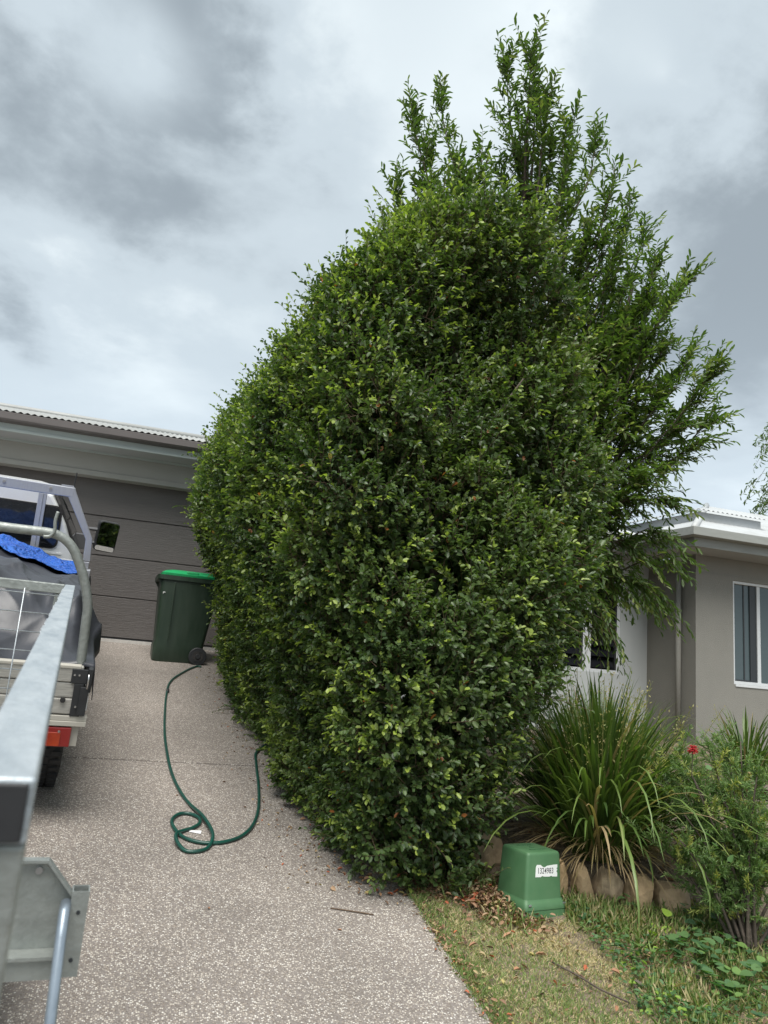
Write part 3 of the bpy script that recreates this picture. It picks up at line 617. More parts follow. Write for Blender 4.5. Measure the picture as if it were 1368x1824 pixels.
def blue_fn(X, Y):
    # ragged outline
    edge = .05*np.sin(7*X+1)+.012*np.sin(17*X)
    Yp = Y + edge*(1-(Y-1.1)/1.4)
    Xp = X + .05*np.sin(6*Y)*sstep(-.5, 0, X)
    Z = load_h(Xp, Yp) + .030
    cr_ = sum(np.abs(np.sin(k*(Xp*math.cos(a)+Yp*math.sin(a))+p+1.2*np.sin(5*Xp+7*Yp+a))) / k**.8 for k, a, p in wv)
    return np.stack([Xp, Yp, Z + .024*cr_-.02 + .035*sstep(-.3, -.7, Xp)*sstep(1.25, 1.6, Yp)], -1)
cloth('blue_tarpaulin', -1.45, -.045, 1.20, 2.42, 380, 330, blue_fn, 'blue_tarp', 'crumpled bright blue tarpaulin lying on the grey canvas', 'tarpaulin', .003)

# ------------------------------------------------------------------ trailer in the foreground
TO = frame_mw((-.052, .532, 1.671), R(-5.133), .11256); TL = 3.045
tr = empty('cage_trailer', mw=TO, label='galvanised cage trailer with mesh front and black capped side rail', cat='trailer')
TW = -1.55
M['galv_rail'] = mat('galv_rail', (.46, .50, .52), .42, metal=.35, noise=(26, .95, (.27, .31, .34), (1, .3, 1)), bump=(70, .3, (1, .5, 1)))
rail = MB().box((-.04,-.002,-.04),(0,TL,0)).build('side_rail', 'galv_rail', tr, bevel=.003, segs=3)
MB().box((-.0365,-.006,-.0375),(-.0035,-.0025,-.0025)).build('end_cap', 'black_plastic', rail, bevel=.006, segs=3)
bl = MB()     # weld spatter along the inner edge
for k in range(46):
    y = random.uniform(.9, 2.95); rr_ = random.uniform(.001,.0026); l_ = random.uniform(.01,.05)
    bl.tube([(-.0405,y-l_,-.004),(-.041,y,-.0035),(-.0405,y+l_*.7,-.004)], [rr_*.5,rr_,rr_*.5], 6)
bl = bl.build('weld', 'galv', rail, smooth=True); bl['kind'] = 'stuff'
MB().box((TW,.0,-.04),(TW+.04,TL,0)).build('side_rail', 'galv', tr, bevel=.003)
MB().box((TW+.041,TL-.04,-.04),(-.041,TL,0)).build('front_rail', 'galv_dull', tr, bevel=.003)
MB().box((-.0399,.0,-1.0),(-.0003,.04,-.0405)).build('post', 'galv_dull', tr, bevel=.003)
MB().box((TW,.0,-1.0),(TW+.04,.04,-.0405)).build('post', 'galv_dull', tr, bevel=.003)
MB().box((-.075,TL-.035,-1.0),(-.041,TL-.002,-.041)).build('post', 'galv_dull', tr, bevel=.003)
MB().box((TW,TL-.035,-1.0),(TW+.035,TL-.002,-.041)).build('post', 'galv_dull', tr, bevel=.003)
for k in range(11):
    z = -.05-.0785*k
    MB().tube([(TW+.036,TL-.045,z),(-.046,TL-.045,z)], .0027, 6).build('wire', 'galv', tr, smooth=True)
k = 0; x = -.191
while x > TW+.06:
    MB().tube([(x,TL-.05,-.03),(x,TL-.05,-.9)], .0027, 6).build('wire', 'galv', tr, smooth=True); x -= .1135
MB().tube([(-.052,TL-.05,-.05),(-.052,TL-.05,-.9)], .0027, 6).build('wire', 'galv', tr, smooth=True)
MB().box((TW+.0,.0,-1.28),(-.035,TL,-1.26)).build('tray_floor', 'galv_dull', tr)
MB().box((TW,.045,-1.26),(TW+.02,TL,-.92)).box((-.055,.045,-1.26),(-.035,TL,-.92)).box((TW+.021,TL-.02,-1.26),(-.056,TL,-.92)).build('side_panel', 'galv_dull', tr)
for x in (-.33, TW+.3):
    w2 = MB().cyl((x,1.55,-1.27),.05,.1,'x').build('hub', 'steel', tr)
    zc = -1.30
    w3 = MB().cyl((x,1.55,zc),.21,.16,'x',36).build('wheel', 'rubber', tr, bevel=.02); MB().cyl((x,1.55,zc),.12,.165,'x',24).build('rim', 'steel', w3, bevel=.005)
    w2.parent = w3
MB().tube([(TW+.3,1.55,-1.30),(-.33,1.55,-1.30)], .02, 8).build('axle', 'galv_dull', tr)
MB().tube([(-.8,TL,-1.27),(-.8,TL+.75,-1.24)], .03, 8).build('drawbar', 'galv_dull', tr)
# lamp bracket welded beside the rear post, its channel and prop rod
BY = .80
plate = [(-.06,-.334),(.030,-.334),(.0715,-.385),(.0715,-.47),(-.06,-.466)]
MB().prism(plate, 'y', BY, BY+.004).build('bracket_plate', 'galv_dull', tr)
fl = MB()
for p, q in zip(plate[:2], plate[1:3]): fl.bar((p[0],BY-.006,p[1]), (q[0],BY-.006,q[1]), .016, .004, up=(0,0,1))
fl.build('bracket_flange', 'galv_dull', tr)
fl = MB().box((-.06,BY-.022,-.503),(.0665,BY-.0005,-.4716)).box((-.06,BY-.030,-.4715),(.0665,BY-.0005,-.4665)).build('bracket_foot', 'galv_dull', tr)
ch = MB(); a, b_, c, d_ = .0705, .096, BY-.018, BY+.008
ch.box((a,c,-.503),(b_,c+.002,-.377)).box((a,d_-.002,-.503),(b_,d_,-.377)).box((a,c+.0021,-.503),(a+.002,d_-.0021,-.377)).box((b_-.002,c+.0021,-.503),(b_,d_-.0021,-.377))
ch = ch.build('bracket_channel', 'galv_dull', tr)
for z in (-.408,-.478): MB().cyl(((a+b_)/2,c-.0006,z),.0032,.001,'y',12).build('bolt_hole', 'frame_dark', ch)
MB().cyl((.018,BY-.002,-.350),.0055,.005,'y',12).build('bolt', 'steel', tr)
MB().tube([(.064,BY-.012,-.395),(.0625,BY-.030,-.402),(.0625,BY-.05,-.43),(.064,BY-.10,-.52),(.066,BY-.17,-.70),(.066,BY-.18,-1.2)], .0082, 14).build('prop_rod', 'galv_tube', tr, smooth=True)

# ------------------------------------------------------------------ wheelie bin
bn = empty('wheelie_bin', (.075, 9.02, SL*9.02), R(3), label='dark green wheelie bin with bright green lid against the hedge', cat='bin')
def lerp(a, b_, t_): return a+(b_-a)*t_
# front faces -X; body from x=0 (front) to .62; side faces the camera
def ringb(z, f0, f1, w, r):
    pts = []
    for cx, cy, a0 in ((f1-r, w/2-r, 0), (f0+r, w/2-r, 90), (f0+r, -w/2+r, 180), (f1-r, -w/2+r, 270)):
        pts += [(cx+r*math.cos(R(a0+a)), cy+.28+r*math.sin(R(a0+a)), z) for a in (0, 30, 60, 90)]
    return pts
def loft(rings, name, m, parent, bevel=0, **k):
    n = len(rings[0]); vs = [p for r_ in rings for p in r_]
    fs = [tuple(range(n))[::-1], tuple((len(rings)-1)*n+i for i in range(n))]
    for j in range(len(rings)-1): fs += [(j*n+i, j*n+(i+1)%n, (j+1)*n+(i+1)%n, (j+1)*n+i) for i in range(n)]
    mb = MB(); mb.add(vs, fs); return mb.build(name, m, parent, bevel=bevel, **k)
body = loft([ringb(.0,.045,.52,.42,.05), ringb(.03,.012,.54,.44,.05), ringb(.20,.008,.56,.46,.045), ringb(.25,.022,.565,.46,.045), ringb(.92,-.005,.66,.55,.04), ringb(.925,-.045,.69,.585,.04), ringb(.975,-.05,.70,.59,.04)], 'body', 'bin_green', bn)
for p in body.data.polygons: p.use_smooth = True
body.data.set_sharp_from_angle(angle=R(35))
MB().prism([(-.043,.925),(-.002,.86),(.02,.925)], 'y', .03, .04).prism([(-.043,.925),(-.002,.86),(.02,.925)], 'y', .5, .51).build('rim_rib', 'bin_green', body)
MB().box((.14,-.005,.26),(.155,.003,.90)).build('side_rib', 'bin_green', body, bevel=.002)
lid = loft([ringb(.977,-.01,.72,.57,.05), ringb(1.002,-.015,.73,.58,.06), ringb(1.035,.03,.70,.50,.08), ringb(1.05,.09,.66,.42,.08)], 'lid', 'lid_green', bn)
for p in lid.data.polygons: p.use_smooth = True
lid.data.set_sharp_from_angle(angle=R(30))
MB().box((.26,-.004,1.0),(.40,.10,1.038)).box((.41,.02,1.01),(.62,.06,1.043)).build('lid_rib', 'lid_green', lid, bevel=.01)
MB().tube(smooth_path([(.10,.30,1.04),(.12,.29,1.058),(.20,.27,1.06),(.23,.27,1.045)],3), .010, 6).build('lid_handle', 'lid_green', lid, smooth=True)
MB().tube([(.72,.05,.96),(.76,.05,.98),(.76,.5,.98),(.72,.5,.96)], .014, 8).build('handle', 'bin_green', bn)
for y in (.02, .50):
    wb = MB().cyl((.50,y,.10),.100,.05,'y',36).build('wheel', 'black_plastic', bn, bevel=.01)
    MB().cyl((.50,y-.027,.10),.062,.006,'y',30).build('hub', 'rubber', wb); MB().cyl((.50,y-.032,.10),.028,.012,'y',20).build('hub_cap', 'black_plastic', wb, bevel=.003)
MB().tube([(.50,.0,.10),(.50,.52,.10)], .012, 8).build('axle', 'steel', bn)
def text(body_, size, m, name, ext=.0006, font_off=0.0, sx=1):
    cu = bpy.data.curves.new(name, 'FONT'); cu.body = body_; cu.size = size; cu.extrude = ext; cu.offset = font_off
    cu.align_x = 'CENTER'; cu.align_y = 'CENTER'; cu.space_character = 1.05
    tmp = bpy.data.objects.new('tmp_text', cu); COL.objects.link(tmp); dg = bpy.context.evaluated_depsgraph_get()
    me = bpy.data.meshes.new_from_object(tmp.evaluated_get(dg)); bpy.data.objects.remove(tmp); me.materials.clear(); me.materials.append(M[m])
    o = bpy.data.objects.new(name, me); COL.objects.link(o); me.transform(Matrix.Scale(sx, 4, (1,0,0))); return o
mk = MB().box((.03,.0,.775),(.055,.0035,.782)).box((.03,.0,.76),(.035,.0035,.7749)).build('printed_mark', 'sticker', bn)

# ------------------------------------------------------------------ green service pillar
pz = .96
pl = empty('service_pillar', (1.985, 3.715, .66), math.atan2(.055, .231), label='small green electrical service pillar with white number sticker 1324983', cat='electrical box')
def sq(z, w, d, r): 
    pts = []
    for cx, cy, a0 in ((w/2-r, d/2-r, 0), (-w/2+r, d/2-r, 90), (-w/2+r, -d/2+r, 180), (w/2-r, -d/2+r, 270)):
        pts += [(cx+r*math.cos(R(a0+a)), cy+r*math.sin(R(a0+a)), z) for a in (0, 22, 45, 67, 90)]
    return pts
H = .30; pl.scale = (.90, .90, 1)
pb = loft([sq(.085,.262,.252,.022), sq(.095,.258,.248,.02), sq(H-.016,.236,.226,.018), sq(H-.006,.230,.220,.018), sq(H-.0015,.220,.210,.016), sq(H,.206,.196,.012)], 'cover', 'pillar_green', pl)
for p in pb.data.polygons: p.use_smooth = True
pb.data.set_sharp_from_angle(angle=R(50))
lp = loft([sq(.045,.290,.285,.016), sq(.066,.288,.283,.018), sq(.078,.272,.262,.02), sq(.088,.262,.252,.02)], 'collar', 'pillar_green', pl)
for p in lp.data.polygons: p.use_smooth = True
lp.data.set_sharp_from_angle(angle=R(45))
base = loft([sq(-.12,.315,.31,.014), sq(.043,.286,.280,.014)], 'base', 'pillar_green', pl)
MB().cyl((-.115,-.140,.068),.006,.02,'x',10).cyl((.128,-.138,.068),.006,.02,'x',10).build('screw', 'steel', pl)
ang = math.atan2((.258-.236)/2*1.0, H-.016-.095)
pts = [(-.058,-.022),(-.056,.014),(-.050,.021),(-.030,.021),(-.022,.016),(-.012,.012),(-.004,.0125),(.004,.017),(.016,.0185),(.045,.021),(.064,.022),(.0645,.012),(.060,.008),(.0645,.004),(.0595,-.003),(.0645,-.008),(.064,-.0215),(.038,-.021),(.030,-.018),(.02,-.021),(-.01,-.0205),(-.02,-.018),(-.028,-.022)]
st = MB(); nP = len(pts); st.add([(x, -.0004, z) for x, z in pts] + [(x, .0004, z) for x, z in pts], [tuple(range(nP)), tuple(range(2*nP-1, nP-1, -1))]+[(i,i+nP,(i+1)%nP+nP,(i+1)%nP) for i in range(nP)])
st = st.build('sticker', 'sticker', pl)
zt = .215; yf = -(lerp(.248,.226,(zt-.095)/(H-.016-.095)))/2-.0007
st.data.transform(Matrix.Translation((.010, yf, zt)) @ Matrix.Rotation(R(1.5),4,'Y') @ Matrix.Rotation(-ang,4,'X') @ Matrix.Scale(1.28, 4))
tx = text('1324983', .037, 'ink', 'number', ext=.0003, font_off=.0002, sx=.86); tx.parent = st
tx.data.transform(Matrix.Translation((.007, yf-.0006, zt-.001)) @ Matrix.Rotation(R(1.5),4,'Y') @ Matrix.Rotation(-ang,4,'X') @ Matrix.Rotation(R(90),4,'X'))
tx = text('DANGER', .026, 'emboss', 'top_marking', ext=.0006); tx.parent = pl; tx.data.transform(Matrix.Translation((.0, .052, H+.0003)))
tx = text('ELECTRICITY', .021, 'emboss', 'top_marking', ext=.0006); tx.parent = pl; tx.data.transform(Matrix.Translation((.01, -.050, H+.0003)))
o = MB().add([(-.016,-.012,H),(.016,-.012,H),(0,.018,H),(-.016,-.012,H+.001),(.016,-.012,H+.001),(0,.018,H+.001)], [(0,2,1),(3,4,5),(0,1,4,3),(1,2,5,4),(2,0,3,5)]).build('top_marking', 'emboss', pl)

# ------------------------------------------------------------------ garden hose
hp = [(.62,8.92),(.556,9.033-.13),(.41,8.534),(.281,8.055),(.241,7.461),(.229,6.755),(.23,6.227),(.247,5.784),(.273,5.408),(.315,5.11),(.369,4.883),(.431,4.676),(.469,4.506),(.476,4.375),(.447,4.286),(.393,4.241),(.332,4.246),(.291,4.319),(.289,4.415),(.326,4.488),(.383,4.535),(.42,4.601),(.416,4.675),(.365,4.728),(.309,4.715),(.271,4.634),(.278,4.536),(.314,4.43),(.366,4.37),(.45,4.34),(.549,4.365),(.642,4.447),(.718,4.605),(.776,4.853),(.822,5.244),(.855,5.658),(.90,5.966),(1.1,6.3)]
lift = [0]*len(hp); 
for i in (11,12,13): lift[i] = .016
for i in (17,18,): lift[i] = .014
hp3 = [(x, y, SL*y+.0115+l) for (x, y), l in zip(hp, lift)]
hs = empty('garden_hose', (.4, 5, SL*5)); tag(hs, 'long dark green garden hose looped on the driveway', 'hose')
adopt(hs, MB().tube(smooth_path(hp3, 5), .0098, 10).build('hose_pipe', 'hose', smooth=True))
cpl = MB().tube([(.258,7.70,SL*7.70+.0125),(.252,7.62,SL*7.62+.0125)], .0145, 12).build('connector', 'black_plastic', smooth=True); adopt(hs, cpl)
pp = MB().add([(.36,4.50,SL*4.5+.004),(.42,4.475,SL*4.475+.004),(.425,4.495,SL*4.495+.012),(.365,4.52,SL*4.52+.004)], [(0,1,2,3)]).build('paper_scrap', 'paper')
pp.modifiers.new('t', 'SOLIDIFY').thickness = .001; tag(pp, 'white paper scrap lying inside the hose loop', 'paper')

# ------------------------------------------------------------------ foliage machinery
def leaf_quads(L, W, fold=.12, curl=.1):
    """ovate leaf, 6 verts / 2 quads, base at the origin, along +Y, face up +Z"""
    v = np.array([[0,0,0],[W*.40,.30*L,fold*W],[W*.47,.74*L,fold*W*.8-curl*L*.4],[0,L,-curl*L],[-W*.47,.74*L,fold*W*.8-curl*L*.4],[-W*.40,.30*L,fold*W]], float)
    v[0,2] = 0; mid = v.copy(); return v
LQ = np.array([[0,1,2,3],[0,3,4,5]])
def basis(d, up):
    """(n,3) y-axes d and rough up -> rotation matrices (n,3,3) with columns x,y,z"""
    d = d/np.linalg.norm(d, axis=-1, keepdims=True)
    x = np.cross(d, up); nx = np.linalg.norm(x, axis=-1, keepdims=True); x = np.where(nx < 1e-4, np.array([1.,0,0]), x/np.maximum(nx, 1e-6))
    z = np.cross(x, d); return np.stack([x, d, z], -1)
def rand_unit(n): 
    v = rng.normal(size=(n,3)); return v/np.linalg.norm(v, axis=1, keepdims=True)
class Leaves:
    def __init__(s): s.V = []; s.F = []; s.A = []; s.T = []; s.n = 0
    def add(s, pos, d, up, L, W, rnd_, tint, fold=.22, curl=.12):
        n = len(pos); B = basis(d, up); t1 = leaf_quads(1, 1, fold, 0); t2 = leaf_quads(1, 1, 0, curl)
        W3 = np.asarray(W)[:,None]; L3 = np.asarray(L)[:,None]
        loc = np.stack([t1[None,:,0]*W3, t1[None,:,1]*L3, t1[None,:,2]*W3+t2[None,:,2]*L3], -1)
        P = np.einsum('nij,nkj->nki', B, loc) + pos[:,None,:]
        s.V.append(P.reshape(-1,3)); s.F.append((LQ[None] + (np.arange(n)*6)[:,None,None] + s.n).reshape(-1,4)); s.n += 6*n
        s.A.append(np.repeat(rnd_, 6)); s.T.append(np.repeat(tint, 6))
    def sticks(s, a, b_, r):
        """thin 3-sided stems as quads"""
        n = len(a); B = basis(b_-a, rand_unit(n)); k = np.arange(3)*2*np.pi/3
        off = (B[:,:,0][:,None]*np.cos(k)[None,:,None] + B[:,:,2][:,None]*np.sin(k)[None,:,None])*r
        P = np.concatenate([a[:,None]+off, b_[:,None]+off*.6], 1); q = np.array([[0,1,4,3],[1,2,5,4],[2,0,3,5]])
        return P.reshape(-1,3), (q[None]+(np.arange(n)*6)[:,None,None]).reshape(-1,4)
    def build(s, name, m, parent=None, smooth=False):
        return np_mesh(name, np.concatenate(s.V), np.concatenate(s.F), m, parent, {'rnd': np.concatenate(s.A), 'tint': np.concatenate(s.T)}, smooth)
def waves(seed, n, k0, k1):
    r_ = np.random.default_rng(seed); K = r_.normal(size=(n,3)); K /= np.linalg.norm(K, axis=1, keepdims=True); K *= r_.uniform(k0, k1, (n,1)); ph = r_.uniform(0, 6.28, n)
    return lambda P: np.sin(P @ K.T + ph).sum(-1)/math.sqrt(n)

# ------------------------------------------------------------------ the big hedge
lump = waves(5, 14, 2.4, 6.0); lump2 = waves(9, 14, 10, 20)
HOLLOWS = [(1.60, 3.75, 3.75, .20), (1.30, 3.75, 3.42, .13), (1.85, 3.72, 2.9, .12), (.95, 4.3, 2.9, .12), (1.35, 3.65, 2.2, .10)]     # dark gaps between boughs on the near face
def hedge_g(P):
    x, y, z = P[:,0], P[:,1], P[:,2]
    xc = 1.56 - .085*(y-4.3); w = .98 - .02*(y-4.3)
    zt_ = 4.62 + .30*np.exp(-((x-1.25)/.45)**2)*np.exp(-((y-4.7)/1.0)**2) - .28*np.exp(-((y-5.35)/.55)**2)*(x < 1.3) + .06*np.sin(y*3.1)
    zc = 2.45; hh = zt_-zc
    zr = np.abs(z-zc)/np.where(z > zc, hh, 2.5)
    ex = np.abs((x-xc)/w); ey = np.abs((y-6.35)/2.80)
    hgr = z-SL*y; lo = sstep(2.3, 0.0, hgr)
    xl = xc-w + .44*lo + .10*sstep(7.2, 8.6, y)*sstep(3.6, 2.6, z); xl = xl + .22*sstep(3.5, 4.6, z)*sstep(7.0, 5.4, y); xr = xc+w - .17 - .52*lo
    ex = np.abs((x-(xl+xr)/2)/((xr-xl)/2))
    gg = ex**2.7 + ey**8 + zr**np.where(z > zc, 2.8, 3.2)
    gg = gg**(1/2.9)
    col_ = .035*np.cos((y-3.9)*2*np.pi/1.15)              # one bulge per planted shrub
    for hx, hy, hz_, hr in HOLLOWS: gg = gg + .55*np.exp(-((x-hx)**2+(y-hy)**2+((z-hz_)*.8)**2)/hr**2)
    return gg - .092*lump(P) - .036*lump2(P) - col_
hedge = empty('hedge', (1.4, 6.2, 1.0), label='tall dense clipped hedge of glossy dark green leaves beside driveway', cat='hedge')
N = 1500000
P = np.stack([rng.uniform(-.1, 3.0, N), rng.uniform(3.2, 9.6, N), rng.uniform(.55, 5.3, N)], -1)
gv = hedge_g(P); keep = (gv > .80) & (gv < 1.0) & (P[:,2] > gh(P[:,0], P[:,1])+.03); P = P[keep]; gv = gv[keep]
print('hedge shell candidates', len(P))
eps = .02; Nrm = np.stack([hedge_g(P+np.eye(3)[i]*eps)-hedge_g(P-np.eye(3)[i]*eps) for i in range(3)], -1); Nrm /= np.linalg.norm(Nrm, axis=1, keepdims=True)+1e-9
# fewer sprigs on the side nobody can see, more near the surface
prob = np.where(gv > .90, 1.0, .42)*np.where((Nrm[:,0] > .55) & (P[:,1] > 5.2), .35, 1)*np.where(P[:,1] > 8.9, .6, 1)
NS = 37000
sel = rng.choice(len(P), NS, replace=False, p=prob/prob.sum()); P = P[sel]; gv = gv[sel]; Nrm = Nrm[sel]
Lv = Leaves(); SV = []; SF = []; sn = 0
d = Nrm*1.0 + np.array([0,0,.62]) + rng.normal(size=(NS,3))*.42; d /= np.linalg.norm(d, axis=1, keepdims=True)
SLn = rng.uniform(.05, .12, NS); 
top = (gv > .965) & (rng.random(NS) < np.where(Nrm[:,2] > .1, .30, .08)); SLn = np.where(top, SLn*2.3, SLn)
patch = sstep(-.2, 1.1, lump2(P*.55+3.)); age = (rng.random(NS) < .04+.40*patch+.12*(gv > .96)+.14*sstep(3.2, 4.6, P[:,2])+.12*(Nrm[:,0] < -.5)) & (gv > .87); 
up = np.tile(np.array([0,0,1.]), (NS,1)) + rng.normal(size=(NS,3))*.25
B = basis(d, up); base_r = np.clip(.5+.22*lump2(P*.6)+rng.normal(size=NS)*.12, 0, .97)
nl = 9
for k in range(nl):
    f = (k+.6)/nl; side = 1 if k % 2 else -1; az = side*1.15 + rng.normal(size=NS)*.35 + (k//2 % 2)*.9
    pos = P + d*(SLn*f)[:,None]
    out_dir = B[:,:,0]*np.cos(az)[:,None]*side + B[:,:,2]*(np.sin(az)*.6)[:,None]
    ld = out_dir*.85 + d*(.45+.5*f) + rng.normal(size=(NS,3))*.2
    ld[:,2] -= .10
    upv = Nrm*.45 + np.array([0,0,.75]) + rng.normal(size=(NS,3))*.30
    L = rng.uniform(.026, .048, NS)*(1-.22*f); W = L*rng.uniform(.50, .66, NS)
    young = np.where(age & (f > .55), np.clip(rng.normal(.72, .25, NS), 0, 1), 0)*np.clip((f-.4)*2, 0, 1)
    young += np.where(rng.random(NS) < .02, .5, 0)
    rr_ = np.clip(base_r + rng.normal(size=NS)*.12, 0, .97); rr_ = np.where(rng.random(NS) < .003, 1.0, rr_)
    Lv.add(pos, ld, upv, L, W, rr_, np.clip(young, 0, 1))
vs, fs = Lv.sticks(P-d*.05, P+d*SLn[:,None], .0016); 
fo = Lv.build('foliage', 'leaf_hedge', None); adopt(hedge, fo); fo['kind'] = 'stuff'
o = np_mesh('twigs', vs, fs, 'twig'); adopt(hedge, o); o['kind'] = 'stuff'
# trunks and limbs inside
for k in range(6):
    y = 4.1+k*.95; x = 1.56-.085*(y-4.3)+random.uniform(-.1,.1); z0 = float(gh(x, y))
    t_ = MB(); 
    t_.tube(smooth_path([(x,y,z0-.05),(x+random.uniform(-.08,.08),y,z0+.9),(x+random.uniform(-.15,.15),y+random.uniform(-.1,.1),z0+1.9),(x,y,z0+3.0)],3), [.055,.052,.05,.048,.045,.04,.035,.03,.022,.012], 8)
    for j in range(16):
        zz = z0+.25+j*.19; a = j*2.4+k; l_ = .62*(1 if zz < 3.8 else .6)
        t_.tube([(x,y,zz),(x+math.cos(a)*l_*.5,y+math.sin(a)*l_*.45,zz+.22),(x+math.cos(a)*l_,y+math.sin(a)*l_*.8,zz+.5)], [.016,.011,.004], 5)
    adopt(hedge, t_.build('trunk', 'bark', smooth=True))
# fill deeper inside the hedge so that it closes like the real, dense one
Pi = np.stack([rng.uniform(0, 3.0, 500000), rng.uniform(3.2, 9.6, 500000), rng.uniform(.6, 5.2, 500000)], -1); gi_ = hedge_g(Pi)
Pi = Pi[(gi_ > .50) & (gi_ < .84) & (Pi[:,2] > gh(Pi[:,0], Pi[:,1])+.02)][:48000]; n = len(Pi)
L2 = Leaves(); L2.add(Pi, rand_unit(n), rand_unit(n), rng.uniform(.055, .085, n), rng.uniform(.035, .05, n), np.clip(rng.normal(.3, .15, n), 0, .9), np.zeros(n))
o = L2.build('inner_foliage', 'leaf_hedge'); adopt(hedge, o); o['kind'] = 'stuff'

# ------------------------------------------------------------------ tall narrow-leaved tree behind the hedge
tree = empty('tall_tree', (3.15, 6.35, 1.05), label='tall feathery tree with narrow leaves rising behind the hedge', cat='tree')
def pt(px, py, dd):   # a place seen from the street at distance dd along the line of sight
    v = Fw + Rr*((px-684)/1370) - Uu*((py-912)/1370); return np.array([0,0,1.75]) + np.array(v)*dd
TIPS = [  # (px, py, distance, droop)
 (740,150,7.2,0),(788,112,7.3,0),(765,200,7.0,0),(712,285,7.0,.1),(760,270,7.2,0),(820,225,7.2,0),(860,200,7.3,0),(905,62,7.2,0),(950,32,7.2,0),(925,150,7.1,0),(975,130,7.3,0),(1025,155,7.2,0),(1010,250,7.1,0),
 (900,260,7.2,0),(955,290,7.0,0),(860,310,7.0,0),(800,330,7.0,0),(1072,200,7.4,0),(1113,228,7.4,0),(1098,290,7.2,0),(1140,290,7.3,0),(1172,350,7.3,.1),(1060,330,7.1,0),(1110,390,7.0,0),(1150,420,7.2,.1),(1190,410,7.2,.1),(1180,470,7.2,.1),
 (1050,430,6.9,.1),(1010,380,7.0,0),(1090,480,7.0,.1),(1140,520,7.1,.1),(1242,512,7.0,.15),(1215,545,7.0,.15),(1185,590,6.9,.2),(1110,580,6.9,.2),(1200,640,6.8,.2),(1255,640,6.8,.2),(1298,668,6.8,.3),(1300,745,6.8,.4),(1262,720,6.8,.4),(1225,770,6.8,.4),(1275,790,6.8,.5),
 (1160,700,6.8,.3),(1100,680,6.8,.3),(1180,800,6.7,.5),(1120,780,6.7,.4),(1200,885,6.7,.7),(1150,880,6.7,.7),(1095,860,6.6,.6),(1060,900,6.6,.7),(1180,940,6.7,.9),(1130,960,6.7,.9),(1212,985,6.7,1),(1160,1030,6.7,1),(1110,1010,6.6,1),(1075,980,6.6,1),(1112,1120,6.6,1.2),(1190,1050,6.7,1.1),(1070,1050,6.5,1),
 (1060,740,6.6,.3),(1040,620,6.7,.2),(1030,520,6.8,.1),(980,430,7.0,0),(930,370,7.0,0),(1080,620,6.9,.2),(1075,810,6.6,.4),(1085,930,6.6,.8),(880,380,7.0,0),(840,270,7.1,0),(930,220,7.2,0),(985,200,7.2,0),(1045,490,6.9,.1),(1020,310,7.1,0),(955,100,7.2,0),(1130,640,6.9,.2),(1150,760,6.8,.4),
 (1130,450,7.1,.1),(1160,490,7.1,.1),(1075,540,6.9,.1),(1110,520,7.0,.1),(1150,570,7.0,.2),(1060,570,6.8,.1),(1160,640,6.9,.3),(1080,730,6.7,.3),(1120,720,6.8,.3),(1190,710,6.8,.3),(1100,430,7.1,0),(1130,350,7.2,0),(1085,380,7.1,0),(1050,380,7.0,0),(1230,690,6.8,.3),(1135,830,6.7,.5),(1160,850,6.7,.6),(1105,900,6.6,.7)]
trunk = smooth_path([(3.15,6.35,.95),(3.12,6.33,2.2),(3.2,6.25,3.4),(3.05,6.2,4.6),(2.95,6.1,5.8),(2.85,6.0,7.0)], 5)
tm = MB(); tm.tube(trunk, list(np.linspace(.085, .022, len(trunk))), 10)
for off in ((.25,-.1),(-.18,.12)):
    p2 = smooth_path([(3.15,6.35,1.0),(3.15+off[0],6.35+off[1],2.4),(3.2+off[0]*2.2,6.25+off[1]*1.5,4.0),(3.25+off[0]*3,6.1+off[1]*2,5.6)], 4)
    tm.tube(p2, list(np.linspace(.06, .018, len(p2))), 8)
adopt(tree, tm.build('trunk', 'bark', smooth=True))
trp = np.array([tuple(p) for p in trunk])
TV = Leaves(); tw_a = []; tw_b = []; bi = 0
